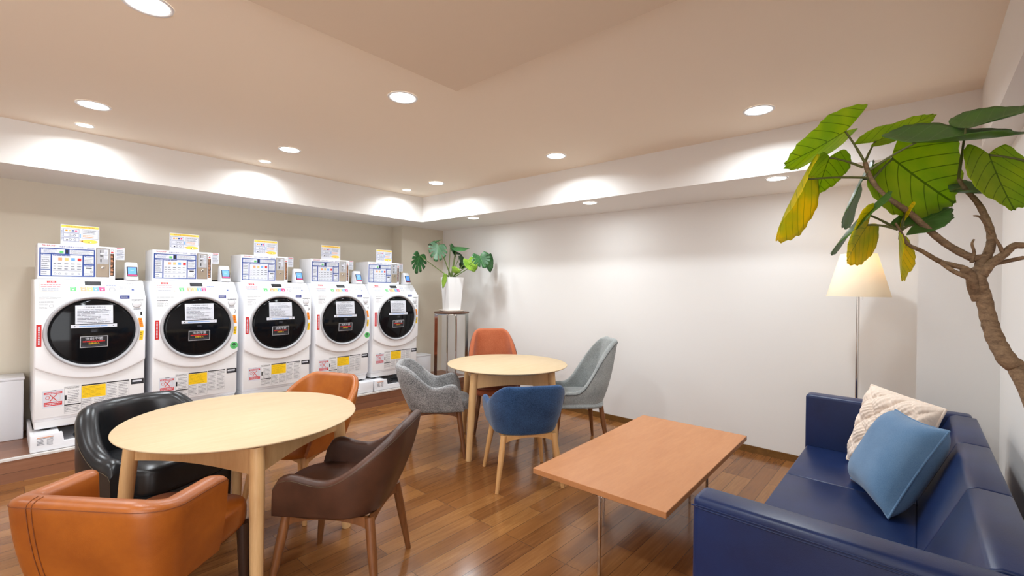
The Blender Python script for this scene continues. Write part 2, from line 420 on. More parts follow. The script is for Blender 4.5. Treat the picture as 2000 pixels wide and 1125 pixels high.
# ------------------------------------------------------------------ recessed downlights
def downlight(x, y, z, r, label, watts=LAMP_W, group=None, spread=2.75):
    t = thing('ceiling_downlight', label, 'ceiling light', (x, y, z), 0, group)
    MB().lathe([(r, -0.001), (r, -0.004), (r * 1.16, -0.006), (r * 1.2, -0.001)], 'whitep', n=40, close=False).build('trim_ring', t)
    MB().lathe([(r, 0.0), (r, -0.0025), (r * 0.5, -0.003), (0.001, -0.003)], 'diff', n=40).build('diffuser', t)
    ld = bpy.data.lights.new('downlight_lamp', 'AREA'); ld.shape = 'DISK'; ld.size = r * 1.9
    ld.energy = watts; ld.color = LAMP_COL; ld.spread = spread
    lo = bpy.data.objects.new('downlight_lamp', ld); COL.objects.link(lo); lo.parent = t; lo.location = (0, 0, -0.009)
    return t
RB, RS, RU = 0.074, 0.045, 0.062
downlight(-2.352, 0.39, ZC, RB, 'large round downlight cut off by the top edge of the photo')
downlight(-3.965, 0.39, ZC, RB, 'large round downlight above the first washing machine')
downlight(-2.325, 1.60, ZC, RB, 'large round downlight beside the corner of the lowered ceiling panel')
downlight(-3.96, 1.61, ZC, RB, 'large round downlight above the third washing machine')
downlight(-3.955, 3.17, ZC, RB, 'large round downlight nearest the inner corner of the two soffits')
downlight(-2.33, 3.16, ZC, RB, 'large round downlight in front of the middle of the back soffit')
downlight(-0.76, 3.15, ZC, RB, 'large round downlight left of the tall leafy plant')
for y, l in ((0.40, 'first small downlight from the left beside the left soffit'), (1.62, 'second small downlight from the left beside the left soffit'), (3.185, 'small downlight tucked at the inner corner of the left soffit')):
    downlight(-4.52, y, ZC, RS, l, LAMP_W * 0.4)
for x, l in ((-3.96, 'downlight under the back soffit above the potted monstera'), (-2.35, 'downlight under the middle of the back soffit'), (-0.777, 'downlight under the back soffit half hidden by the tall plant')):
    downlight(x, 3.735, ZS, RU, l, LAMP_W * 0.45, spread=3.1)
for x, y, z in ((-3.965, -1.2, ZC), (-2.352, -1.2, ZC), (-0.76, 0.39, ZBOX), (-0.76, -1.2, ZBOX)):
    downlight(x, y, z, RB, 'ceiling downlight outside the view behind the camera', LAMP_W, 'downlights behind the camera')

# ------------------------------------------------------------------ washing machines
def dome_x(r): return 0.031 + 0.026 * (1 - (min(r, 0.252) / 0.252) ** 2)
class DomeFrame(Frame):          # labels stuck on the curved door glass follow its bulge
    curved = True
    def p(s, a, b, d=0.0): return Vector((dome_x(math.hypot(a, b - 1.011)) + 0.0004 + d, a, b))
def make_washer():
    t = thing('washing_machine', 'x', 'washing machine', (-4.78, 0.485, 0))
    w = 0.318
    prof = [(0, 0.40), (0, 1.297), (-0.10, 1.412), (-0.62, 1.412), (-0.62, 0.36), (-0.02, 0.36)]
    MB().prism(prof, -w, w, 'white', 0.012, 3, axis='y').build('body', t)
    MB().prism([(0.001, 0.385), (0.001, 0.80), (-0.03, 0.80), (-0.03, 0.385)], -w + 0.004, w - 0.004, 'grey_lower', 0.005, 2, axis='y').build('lower_panel', t)
    arc = [(-w, 1.29), (w, 1.29), (w, 0.765)]
    for i in range(1, 24):
        y = w - 2 * w * i / 24; arc.append((y, 0.655 + 0.11 * (y / w) ** 2))
    arc.append((-w, 0.765))
    MB().prism(arc, 0.0, 0.026, 'white', 0.012, 3, axis='x').build('front_panel', t)
    MB().b2((-0.58, -w + 0.006, 0.305), (-0.03, w - 0.006, 0.38), 'grey_lower', 0.008).build('base', t)
    for s in (-1, 1): MB().lathe([(0.028, 0.2885), (0.034, 0.30), (0.034, 0.312)], 'black', (-0.08, s * 0.25, 0), 24).build('foot', t)
    # door
    dz = 1.011
    d = MB().lathe([(0.272, 0.024), (0.277, 0.034), (0.273, 0.043), (0.264, 0.046), (0.255, 0.036), (0.250, 0.028)], 'grey_ring', (0, 0, dz), 72, 'x', close=False).build('door', t)
    gl = [(0.252 * (1 - i / 12) + 0.002, dome_x(0.252 * (1 - i / 12) + 0.002)) for i in range(13)]
    MB().lathe(gl, 'glass', (0, 0, dz), 72, 'x').build('door_glass', d)
    Fd = DomeFrame((0, 0, 0), (0, 1, 0), (0, 0, 1))
    p = MB().plate(Fd, -0.106, 1.075, 0.110, 1.216, 'paper', 0.0012, 0.0)
    p.text(Fd, 'ご利用者様へお知らせ', -0.06, 1.196, 0.065, 1.206, 'ink', 0.0018)
    p.lines(Fd, -0.095, 1.08, 0.10, 1.188, 10, 'inkg', 0.0018, 0.3, 0.5); p.build('paper_notice', d)
    q = MB().plate(Fd, -0.130, 1.045, 0.134, 1.070, 'paper', 0.0012, 0.0)
    q.lines(Fd, -0.085, 1.052, 0.09, 1.062, 1, 'lblue', 0.0018, 0.5, 0.1); q.disc(Fd, -0.108, 1.057, 0.004, 'ink', 0.0018); q.disc(Fd, 0.112, 1.057, 0.004, 'ink', 0.0018); q.build('notice_strip', d)
    p = MB().plate(Fd, -0.02, 1.008, 0.022, 1.034, 'drum', 0.001, 0.0)
    p.lines(Fd, -0.016, 1.012, 0.018, 1.03, 2, 'inkg', 0.0015, 0.3, 0.2); p.build('warning_badge', d)
    p = MB().plate(Fd, -0.079, 0.893, 0.081, 0.980, 'grey_ring', 0.0012, 0.0); p.rect(Fd, -0.074, 0.898, 0.076, 0.975, 'ink', 0.0016)
    p.text(Fd, '洗剤不要', -0.05, 0.950, 0.052, 0.972, 'paper', 0.0022); p.lines(Fd, -0.064, 0.934, 0.068, 0.946, 1, 'red', 0.0022, 0.7, 0.05)
    p.text(Fd, '自動投入', -0.03, 0.918, 0.032, 0.932, 'yellow', 0.0022); p.lines(Fd, -0.068, 0.901, 0.07, 0.915, 2, 'inkg', 0.0022, 0.4, 0.1); p.build('detergent_sticker', d)
    # stickers on the white front
    Fu = Frame((0.0262, 0, 0), (0, 1, 0), (0, 0, 1))
    p = MB().plate(Fu, -0.308, 0.919, -0.281, 1.080, 'red', 0.001)
    for i in range(11): p.rect(Fu, -0.299, 0.932 + i * 0.0125, -0.290, 0.940 + i * 0.0125, 'paper', 0.0014)
    p.build('red_sticker', t)
    p = MB(); p.rect(Fu, 0.280, 1.030, 0.304, 1.106, 'orange', 0.0008, -0.012); p.lines(Fu, 0.279, 1.04, 0.296, 1.10, 4, 'red', 0.0014, 0.35, 0.4); p.build('orange_sticker', t)
    p = MB(); p.rect(Fu, 0.276, 0.925, 0.299, 1.000, 'yellow', 0.0008, 0.006); p.lines(Fu, 0.281, 0.935, 0.298, 0.99, 4, 'ink', 0.0014, 0.3, 0.4); p.build('yellow_sticker', t)
    p = MB().plate(Fu, 0.154, 1.262, 0.212, 1.290, 'navy', 0.0008); p.lines(Fu, 0.16, 1.265, 0.206, 1.287, 3, 'paper', 0.0012, 0.35, 0.3); p.build('blue_sticker', t)
    p = MB().lathe([(0.028, 0.026), (0.028, 0.029), (0.025, 0.031), (0.001, 0.031)], 'whitep', (0, 0.259, 1.219), 28, 'x'); Fk = Frame((0.0315, 0.259, 1.219), (0, 1, 0), (0, 0, 1))
    p.disc(Frame((0.0266, 0.259, 1.219), (0, 1, 0), (0, 0, 1)), 0, 0, 0.030, 'inkg', 0, 28, 0.0285)
    p.lines(Fu, 0.225, 1.247, 0.30, 1.258, 1, 'inkg', 0.0008, 0.5, 0.2); p.lines(Fu, 0.238, 1.176, 0.285, 1.185, 1, 'inkg', 0.0008, 0.6, 0.1); p.build('push_button', t)
    p = MB(); p.rect(Fu, -0.298, 1.282, -0.18, 1.2835, 'inkg', 0.0006); p.lines(Fu, -0.298, 1.262, -0.17, 1.278, 2, 'inkg', 0.0006, 0.22, 0.3)
    p.lines(Fu, -0.295, 1.240, -0.22, 1.247, 1, 'inkg', 0.0006, 0.7, 0.1); p.lines(Fu, -0.295, 1.192, -0.245, 1.236, 5, 'inkg', 0.0006, 0.2, 0.3); p.disc(Fu, -0.232, 1.214, 0.012, 'inkg', 0.0006, 20, 0.0105); p.build('printed_guide', t)
    # lower panel prints
    Fl = Frame((0.0012, 0, 0), (0, 1, 0), (0, 0, 1))
    p = MB().plate(Fl, -0.272, 0.462, -0.162, 0.588, 'paper', 0.0006); p.rect(Fl, -0.23, 0.583, -0.20, 0.587, 'ink', 0.001)
    p.rect(Fl, -0.264, 0.560, -0.168, 0.574, 'red', 0.001); p.rect(Fl, -0.264, 0.474, -0.168, 0.502, 'red', 0.001)
    p.lines(Fl, -0.256, 0.562, -0.172, 0.572, 1, 'paper', 0.0014, 0.5, 0.05); p.lines(Fl, -0.26, 0.477, -0.172, 0.499, 2, 'paper', 0.0014, 0.4, 0.1)
    p.rect(Fl, -0.236, 0.508, -0.230, 0.556, 'red', 0.001, 0.036); p.rect(Fl, -0.200, 0.508, -0.194, 0.556, 'red', 0.001, -0.036)
    p.disc(Fl, -0.245, 0.535, 0.012, 'red', 0.0008, 20, 0.009); p.frame(Fl, -0.238, 0.512, -0.178, 0.55, 0.001, 'lorange', 0.0008); p.build('no_ladder_sign', t)
    p = MB()
    p.frame(Fl, -0.157, 0.403, -0.064, 0.604, 0.0008, 'inkg', 0.0008); p.lines(Fl, -0.154, 0.585, -0.07, 0.602, 2, 'ink', 0.001, 0.3, 0.1)
    p.lines(Fl, -0.138, 0.475, -0.07, 0.575, 8, 'inkg', 0.001, 0.22, 0.2); p.rect(Fl, -0.154, 0.502, -0.144, 0.54, 'ink', 0.001)
    p.rect(Fl, -0.157, 0.462, -0.066, 0.470, 'ink', 0.001); p.lines(Fl, -0.154, 0.41, -0.07, 0.458, 4, 'inkg', 0.001, 0.22, 0.2)
    p.frame(Fl, -0.062, 0.403, 0.079, 0.500, 0.0008, 'inkg', 0.0008); p.lines(Fl, -0.058, 0.41, 0.004, 0.495, 7, 'inkg', 0.001, 0.22, 0.2); p.lines(Fl, 0.01, 0.41, 0.075, 0.495, 7, 'inkg', 0.001, 0.22, 0.2)
    p.rect(Fl, -0.062, 0.596, 0.077, 0.605, 'ink', 0.001); p.rect(Fl, 0.082, 0.598, 0.219, 0.606, 'ink', 0.001)
    p.frame(Fl, 0.082, 0.425, 0.219, 0.604, 0.0008, 'inkg', 0.0008)
    p.lines(Fl, 0.086, 0.43, 0.146, 0.594, 13, 'inkg', 0.001, 0.2, 0.2); p.lines(Fl, 0.154, 0.43, 0.215, 0.594, 13, 'inkg', 0.001, 0.2, 0.2); p.build('printed_cautions', t)
    p = MB().plate(Fl, -0.062, 0.502, 0.077, 0.594, 'yellow', 0.0006); p.lines(Fl, -0.056, 0.508, 0.07, 0.59, 8, 'ink', 0.001, 0.12, 0.3); p.build('yellow_caution_sheet', t)
    p = MB().plate(Fl, 0.232, 0.564, 0.314, 0.607, 'ink', 0.0006); p.rect(Fl, 0.240, 0.583, 0.300, 0.597, 'paper', 0.001); p.lines(Fl, 0.238, 0.567, 0.308, 0.58, 2, 'inkg', 0.001, 0.3, 0.2); p.build('rating_label', t)
    # slanted control panel
    sl = Vector((-0.10, 0, 0.115)).normalized()
    Fs = Frame(Vector((0, 0, 1.297)), (0, 1, 0), sl); k = 0.1524 / 0.115
    V = lambda z: (z - 1.297) * k
    cp = MB().plate(Fs, -0.150, V(1.303), 0.292, V(1.408), 'whitep', 0.002).build('control_panel', t)
    p = MB().plate(Fs, -0.294, V(1.318), -0.163, V(1.399), 'paper', 0.002); p.frame(Fs, -0.294, V(1.318), -0.163, V(1.399), 0.002, 'lorange', 0.0024)
    p.rect(Fs, -0.252, V(1.383), -0.202, V(1.397), 'red', 0.0024); p.text(Fs, '注意', -0.244, V(1.3845), -0.210, V(1.3955), 'paper', 0.003)
    p.lines(Fs, -0.284, V(1.348), -0.174, V(1.378), 2, 'red', 0.0024, 0.2, 0.1); p.lines(Fs, -0.28, V(1.322), -0.18, V(1.345), 2, 'inkg', 0.0024, 0.25, 0.2); p.build('caution_label', t)
    p = MB().plate(Fs, -0.045, V(1.366), 0.049, V(1.396), 'black', 0.002, 0.002); p.lines(Fs, -0.03, V(1.37), 0.04, V(1.39), 2, 'inkg', 0.0044, 0.12, 0.3); p.build('display', cp)
    for a, c in ((-0.130, 'green'), (-0.072, 'lorange'), (-0.036, 'tan'), (0.0, 'lblue'), (0.036, 'pink')):
        p = MB().plate(Fs, a, V(1.322), a + 0.033, V(1.352), c, 0.003, 0.002); p.rect(Fs, a + 0.011, V(1.327), a + 0.022, V(1.335), 'paper', 0.0056); p.rect(Fs, a + 0.006, V(1.344), a + 0.027, V(1.346), 'paper', 0.0056); p.build('course_button', cp)
    p = MB(); p.disc(Fs, 0.112, V(1.334), 0.020, 'inkg', 0.0025, 28, 0.017); p.lines(Fs, 0.10, V(1.329), 0.124, V(1.340), 2, 'inkg', 0.0025, 0.35, 0.1); p.lines(Fs, 0.08, V(1.362), 0.142, V(1.369), 1, 'blue', 0.0025, 0.6, 0.05); p.lines(Fs, 0.065, V(1.376), 0.142, V(1.394), 2, 'inkg', 0.0025, 0.2, 0.1)
    p.frame(Fs, 0.15, V(1.32), 0.262, V(1.396), 0.001, 'inkg', 0.0025); p.lines(Fs, 0.158, V(1.34), 0.254, V(1.388), 4, 'inkg', 0.0025, 0.2, 0.1); p.disc(Fs, 0.24, V(1.332), 0.009, 'blue', 0.003, 20, ry=0.007); p.build('panel_print', cp)
    # coin box on top
    cb = MB().prism([(-0.15, 1.413), (-0.15, 1.676), (-0.158, 1.682), (-0.44, 1.682), (-0.44, 1.413)], -0.300, 0.145, 'whitep', 0.005, 2, axis='y').build('coin_box', t)
    Fc = Frame((-0.1498, 0, 0), (0, 1, 0), (0, 0, 1))
    p = MB(); p.text(Fc, 'SHARP', -0.275, 1.6615, -0.200, 1.6735, 'logo', 0.0008); p.text(Fc, '洗濯から乾燥まで全自動', -0.185, 1.6585, -0.048, 1.6695, 'navy', 0.0008); p.text(Fc, '300円/100円', -0.028, 1.654, 0.016, 1.666, 'navy', 0.0008); p.build('brand_lettering', cb)
    p = MB().plate(Fc, -0.290, 1.434, 0.020, 1.650, 'blue', 0.001)
    W = lambda a0, b0, a1, b1: p.rect(Fc, a0 + 0.0012, b0 + 0.0012, a1 - 0.0012, b1 - 0.0012, 'paper', 0.0015)
    W(-0.283, 1.608, -0.152, 1.644); W(-0.128, 1.606, 0.014, 1.644); W(-0.283, 1.440, -0.229, 1.602); W(-0.223, 1.440, -0.052, 1.602); W(-0.046, 1.532, 0.014, 1.600); W(-0.046, 1.440, 0.014, 1.526)
    for a, b in ((-0.279, 1.638), (-0.279, 1.596), (-0.219, 1.596), (-0.042, 1.594), (-0.042, 1.520)): p.disc(Fc, a + 0.004, b, 0.004, 'blue', 0.002, 14)
    p.lines(Fc, -0.268, 1.612, -0.192, 1.64, 3, 'navy', 0.002, 0.2, 0.2); p.rect(Fc, -0.182, 1.612, -0.160, 1.630, 'green', 0.002); p.rect(Fc, -0.148, 1.611, -0.134, 1.640, 'ink', 0.002)
    p.lines(Fc, -0.122, 1.61, 0.008, 1.64, 4, 'inkg', 0.002, 0.2, 0.2)
    p.lines(Fc, -0.27, 1.590, -0.235, 1.598, 1, 'navy', 0.002, 0.6, 0.1); p.lines(Fc, -0.279, 1.49, -0.235, 1.585, 6, 'inkg', 0.002, 0.2, 0.3); p.rect(Fc, -0.281, 1.482, -0.232, 1.487, 'blue', 0.002); p.disc(Fc, -0.256, 1.556, 0.018, 'inkg', 0.002, 20, 0.0165, 0.009); p.lines(Fc, -0.279, 1.444, -0.24, 1.475, 2, 'inkg', 0.002, 0.3, 0.3)
    p.lines(Fc, -0.21, 1.590, -0.115, 1.599, 1, 'navy', 0.002, 0.6, 0.1)
    for i, c in enumerate(('lorange', 'tan', 'lblue', 'red')):
        a = -0.189 + i * 0.036; p.rect(Fc, a, 1.556, a + 0.021, 1.578, c, 0.002)
        for b in (1.532, 1.512, 1.492): p.lines(Fc, a - 0.002, b - 0.004, a + 0.022, b + 0.004, 1, 'inkg', 0.002, 0.6, 0.3)
        p.disc(Fc, a + 0.008, 1.455, 0.007, 'inkg', 0.002, 14, 0.0055)
    for b in (1.532, 1.512, 1.492): p.rect(Fc, -0.214, b - 0.002, -0.2, b + 0.002, 'inkg', 0.002)
    p.disc(Fc, -0.205, 1.455, 0.007, 'inkg', 0.002, 14, 0.0055); p.rect(Fc, -0.218, 1.478, -0.058, 1.4795, 'inkg', 0.002)
    p.lines(Fc, -0.034, 1.588, 0.004, 1.597, 1, 'navy', 0.002, 0.6, 0.1); p.lines(Fc, -0.042, 1.537, 0.01, 1.58, 4, 'inkg', 0.002, 0.2, 0.4)
    p.lines(Fc, -0.034, 1.514, 0.004, 1.523, 1, 'navy', 0.002, 0.6, 0.1); p.rect(Fc, -0.032, 1.498, 0.002, 1.508, 'ink', 0.002); p.disc(Fc, 0.0, 1.474, 0.008, 'inkg', 0.002, 16, 0.006); p.lines(Fc, -0.042, 1.444, 0.01, 1.463, 2, 'inkg', 0.002, 0.25, 0.2); p.build('price_board', cb)
    p = MB().plate(Fc, 0.027, 1.435, 0.107, 1.667, 'steel', 0.002); p.frame(Fc, 0.027, 1.435, 0.107, 1.667, 0.0018, 'ink', 0.0024)
    p.plate(Fc, 0.033, 1.54, 0.103, 1.662, 'grey_ring', 0.001, 0.002); p.rect(Fc, 0.051, 1.628, 0.055, 1.652, 'ink', 0.0034); p.plate(Fc, 0.05, 1.616, 0.075, 1.628, 'paper', 0.004, 0.003); p.rect(Fc, 0.05, 1.602, 0.066, 1.608, 'ink', 0.0034); p.rect(Fc, 0.052, 1.556, 0.059, 1.58, 'ink', 0.0034)
    p.rect(Fc, 0.076, 1.58, 0.099, 1.655, 'paper', 0.0034); p.lines(Fc, 0.078, 1.585, 0.097, 1.65, 7, 'inkg', 0.0038, 0.2, 0.3); p.build('coin_plate', cb)
    p = MB().lathe([(0.013, 0.0), (0.013, 0.006), (0.009, 0.009), (0.001, 0.009)], 'chrome', (-0.148, 0.068, 1.512), 24, 'x'); p.rect(Frame((-0.1385, 0.068, 1.512), (0, 1, 0), (0, 0, 1)), -0.001, -0.005, 0.001, 0.005, 'ink', 0.0006); p.build('lock', cb)
    p = MB().plate(Fc, 0.114, 1.447, 0.135, 1.626, 'drum', 0.001); p.lines(Fc, 0.116, 1.45, 0.133, 1.623, 16, 'lorange', 0.0014, 0.45, 0.3); p.disc(Fc, 0.124, 1.655, 0.008, 'inkg', 0.0008, 18, 0.0065); p.rect(Fc, 0.117, 1.632, 0.132, 1.642, 'red', 0.0008); p.build('side_strip', cb)
    Fn = Frame((-0.165, 0, 0), (0, 1, 0), (0, 0, 1))
    p = MB().plate(Fn, 0.140, 1.580, 0.205, 1.680, 'paper', 0.0015); p.lines(Fn, 0.155, 1.668, 0.2, 1.676, 1, 'red', 0.0022, 0.6, 0.2); p.lines(Fn, 0.154, 1.585, 0.2, 1.662, 7, 'inkg', 0.0022, 0.25, 0.4); p.rect(Fn, 0.15, 1.6275, 0.203, 1.629, 'blue', 0.0022); p.build('side_notice', cb)
    return t
def number_print(t, n):
    Fu = Frame((0.0262, 0, 0), (0, 1, 0), (0, 0, 1)); MB().text(Fu, str(n), 0.279 if n > 1 else 0.282, 1.128, 0.297 if n > 1 else 0.294, 1.156, 'ink', 0.0008).build('machine_number', t)
def green_sticker(t):
    Fu = Frame((0.0264, 0, 0), (0, 1, 0), (0, 0, 1)); p = MB().disc(Fu, 0.283, 0.823, 0.033, 'green', 0.0008, 32); p.disc(Fu, 0.283, 0.832, 0.013, 'ink', 0.0012); p.rect(Fu, 0.278, 0.828, 0.288, 0.836, 'green', 0.0016); p.lines(Fu, 0.268, 0.802, 0.298, 0.815, 2, 'ink', 0.0014, 0.3, 0.2); p.build('green_sticker', t)
wlab = ['white coin washing machine printed 1, leftmost of the row', 'white coin washing machine printed 2 with green round sticker, second from left', 'white coin washing machine printed 3, in the middle of the row',
        'white coin washing machine printed 4 with green round sticker, second from right', 'white coin washing machine printed 5, rightmost of the row, nearest the monstera']
ordn = ['first', 'second', 'third', 'fourth', 'fifth']
W0 = make_washer()
def make_pan():
    t = thing('washer_pan', 'x', 'drip pan', (-4.695, 0.485, ZSTEP + 0.003))
    o = [(-0.335, 0), (0.335, 0), (0.335, 0.122), (0.17, 0.122), (0.16, 0.055), (-0.16, 0.055), (-0.17, 0.122), (-0.335, 0.122)]
    MB().prism(o, -0.03, 0, 'whitep', 0.004, 2, axis='x').build('front_rim', t)
    for s in (-1, 1): MB().b2((-0.62, s * 0.335, 0), (-0.03, s * 0.335 - s * 0.02, 0.122), 'whitep', 0.003).build('side_rim', t)
    MB().b2((-0.62, -0.32, 0), (-0.028, 0.32, 0.012), 'whitep').build('tray', t)
    for s in (-1, 1): MB().b2((-0.22, s * 0.32, 0.012), (-0.02, s * 0.185, 0.1205), 'whitep', 0.003).build('foot_block', t)
    F = Frame((0.0003, 0, 0), (0, 1, 0), (0, 0, 1)); p = MB().rect(F, -0.30, 0.098, -0.215, 0.104, 'lorange'); p.lines(F, -0.302, 0.09, -0.215, 0.097, 1, 'inkg', 0.0008, 0.4, 0.1)
    p.lines(F, -0.25, 0.04, -0.215, 0.088, 6, 'inkg', 0.0008, 0.3, 0.2); p.lines(F, -0.30, 0.045, -0.262, 0.085, 4, 'inkg', 0.0008, 0.4, 0.5); p.build('printed_note', t)
    hb = [Vector((-0.12 - 0.1 * math.cos(a), 0.02 + 0.11 * math.sin(a), 0.045 + 0.012 * math.sin(3 * a))) for a in [0.2 * i for i in range(26)]]
    MB().tube(hb, 0.017, 'drum', 10).build('drain_hose', t)
    return t
PN0 = make_pan()
def make_poster():
    t = thing('instruction_poster', 'x', 'poster', (-4.955, 0.485, 1.682))
    F = Frame((0, 0, 0), (0, 1, 0), (0, 0, 1)); a0, a1, h = -0.176, 0.047, 0.157
    MB().plate(F, a0, 0, a1, h, 'paper', 0.003, -0.003).build('sheet', t)
    p = MB().rect(F, a0 + 0.004, h - 0.022, a1 - 0.004, h - 0.004, 'amber', 0.0008); p.text(F, 'HOW TO USE COIN LAUNDRY MACHINE', -0.145, h - 0.017, 0.018, h - 0.009, 'ink', 0.0012)
    for b0, b1 in ((0.096, 0.126), (0.062, 0.092), (0.028, 0.058)):
        p.frame(F, -0.160, b0, -0.072, b1, 0.0014, 'blue', 0.001)
    for i, c in enumerate(('orange', 'tan', 'blue', 'pink')): p.rect(F, -0.150 + i * 0.018, 0.106, -0.137 + i * 0.018, 0.117, c, 0.0012)
    p.frame(F, -0.056, 0.056, 0.041, 0.126, 0.0012, 'inkg', 0.001); p.lines(F, -0.05, 0.09, 0.036, 0.122, 3, 'inkg', 0.0012, 0.25, 0.3); p.lines(F, -0.05, 0.064, 0.036, 0.086, 2, 'orange', 0.0012, 0.3, 0.3)
    p.disc(F, -0.125, 0.076, 0.007, 'inkg', 0.0012, 16, 0.005); p.disc(F, -0.098, 0.076, 0.007, 'inkg', 0.0012, 16, 0.005); p.rect(F, -0.116, 0.075, -0.107, 0.077, 'inkg', 0.0012)
    p.disc(F, -0.122, 0.042, 0.008, 'inkg', 0.0012, 16, 0.006); p.disc(F, -0.096, 0.042, 0.008, 'inkg', 0.0012, 16, 0.006); p.rect(F, -0.145, 0.034, -0.135, 0.042, 'ink', 0.0012)
    p.disc(F, -0.010, 0.034, 0.048, 'amber', 0.001, 30, ry=0.015); p.add([F.p(-0.05, 0.04, 0.001), F.p(-0.074, 0.036, 0.001), F.p(-0.05, 0.03, 0.001)], [(0, 1, 2)], 'amber'); p.disc(F, -0.004, 0.03, 0.005, 'paper', 0.0014); p.rect(F, -0.016, 0.026, -0.01, 0.032, 'ink', 0.0014)
    p.rect(F, -0.068, 0.06, -0.062, 0.09, 'lblue', 0.001); p.lines(F, -0.172, 0.03, -0.164, 0.125, 9, 'blue', 0.001, 0.3, 0.3); p.build('printed_steps', t)
    return t
PO0 = make_poster()
def make_reader():
    t = thing('card_reader', 'x', 'card reader', (-4.90, 0.485 + 0.248, 1.4125))
    pr = [(0.035, 0), (0.02, 0.025), (-0.022, 0.128), (-0.034, 0.150), (-0.075, 0.150), (-0.09, 0.13), (-0.10, 0.0)]
    MB().prism(pr, -0.040, 0.040, 'whitep', 0.010, 3, axis='y').build('housing', t)
    F = Frame((0.0215, 0, 0.024), (0, 1, 0), Vector((-0.042, 0, 0.103)).normalized())
    MB().plate(F, -0.034, 0.010, 0.034, 0.094, 'black', 0.004).build('bezel', t)
    p = MB().rect(F, -0.027, 0.026, 0.027, 0.088, 'screen', 0.0046); p.rect(F, -0.03, 0.014, 0.03, 0.023, 'pink', 0.0046); p.lines(F, -0.012, 0.056, 0.012, 0.066, 1, 'paper', 0.005, 0.3, 0.1); p.build('screen', t)
    MB().tube([Vector((-0.09, 0.0, 0.03)), Vector((-0.13, -0.02, 0.012)), Vector((-0.17, -0.10, 0.008)), Vector((-0.2, -0.16, 0.008))], 0.006, 'black', 8).build('cable', t)
    return t
RD0 = make_reader()
for i in range(5):
    w, pn, po, rd = (W0, PN0, PO0, RD0) if i == 0 else (dup(W0), dup(PN0), dup(PO0), dup(RD0))
    for o, y in ((w, 0.485), (pn, 0.485), (po, 0.485), (rd, 0.733)): o.location.y = y + 0.687 * i
    tag(w, wlab[i], None, 'coin washing machines along the left wall')
    tag(pn, 'white drip pan under the %s washing machine from the left' % ordn[i], None, 'drip pans under the machines')
    tag(po, 'yellow headed instruction poster on the coin box of the %s machine from the left' % ordn[i], None, 'instruction posters')
    tag(rd, 'white card reader with blue screen on the %s machine from the left' % ordn[i], None, 'card readers')
for i, w in enumerate([o for o in list(COL.objects) if o.name.startswith('washing_machine')]):
    number_print(w, round((w.location.y - 0.485) / 0.687) + 1)
    if round((w.location.y - 0.485) / 0.687) in (1, 3): green_sticker(w)
t = thing('storage_box', 'plain white box on the step at the left edge, left of the first machine', 'box', (-5.2, -0.16, ZSTEP))
MB().b2((-0.24, -0.29, 0), (0, 0.29, 0.46), 'whitep', 0.006).build('carcass', t); MB().b2((-0.25, -0.295, 0.46), (0.004, 0.295, 0.482), 'whitep', 0.005).build('lid', t)
t = thing('storage_box', 'plain white box on the step right of the rightmost washing machine', 'box', (-5.0, 3.79, ZSTEP))
MB().b2((-0.22, -0.165, 0), (0, 0.165, 0.28), 'whitep', 0.005).build('carcass', t); MB().b2((-0.22, -0.168, 0.28), (0.003, 0.168, 0.298), 'whitep', 0.004).build('lid', t)

# ------------------------------------------------------------------ round tables
def make_table(label, x, y, rz, legang):
    t = thing('round_table', label, 'table', (x, y, 0), 0, 'round dining tables')
    MB().lathe([(0.001, 0.695), (0.46, 0.695), (0.515, 0.709), (0.529, 0.715), (0.532, 0.719), (0.529, 0.7222), (0.001, 0.7222)], 'maple', n=96).build('tabletop', t)
    A = [math.radians(a) for a in legang]; P = [Vector((0.452 * math.cos(a), 0.452 * math.sin(a), 0)) for a in A]
    for i in range(4):
        a, b = P[i], P[(i + 1) % 4]; d = (b - a); L = d.length; mid = (a + b) / 2; ang = math.atan2(d.y, d.x)
        o = [(-L / 2, 0.694), (L / 2, 0.694), (L / 2, 0.572)] + [(L / 2 - L * k / 14, 0.572 + 0.022 * math.sin(PI * k / 14)) for k in range(1, 14)] + [(-L / 2, 0.572)]
        mb = MB().prism(o, -0.012, 0.012, 'maple_leg', axis='y')
        mb.build('apron', t, Matrix.Translation(mid) @ Matrix.Rotation(ang, 4, 'Z'))
        dr = Vector((math.cos(A[i]), math.sin(A[i]), 0))
        MB().tube([dr * 0.455 + Vector((0, 0, 0.6945)), dr * 0.472 + Vector((0, 0, 0.5)), dr * 0.51 + Vector((0, 0, 0))], [0.031, 0.031, 0.024], 'maple_leg', 20).build('leg', t)
    return t
make_table('pale round wooden table in front, with the black, tan and brown leather chairs', -2.573, 0.848, 0, (-13, 77, 167, 251))
make_table('pale round wooden table behind, with the grey, blue and rust fabric chairs', -2.735, 3.022, 0, (-84, 6, 96, 186))

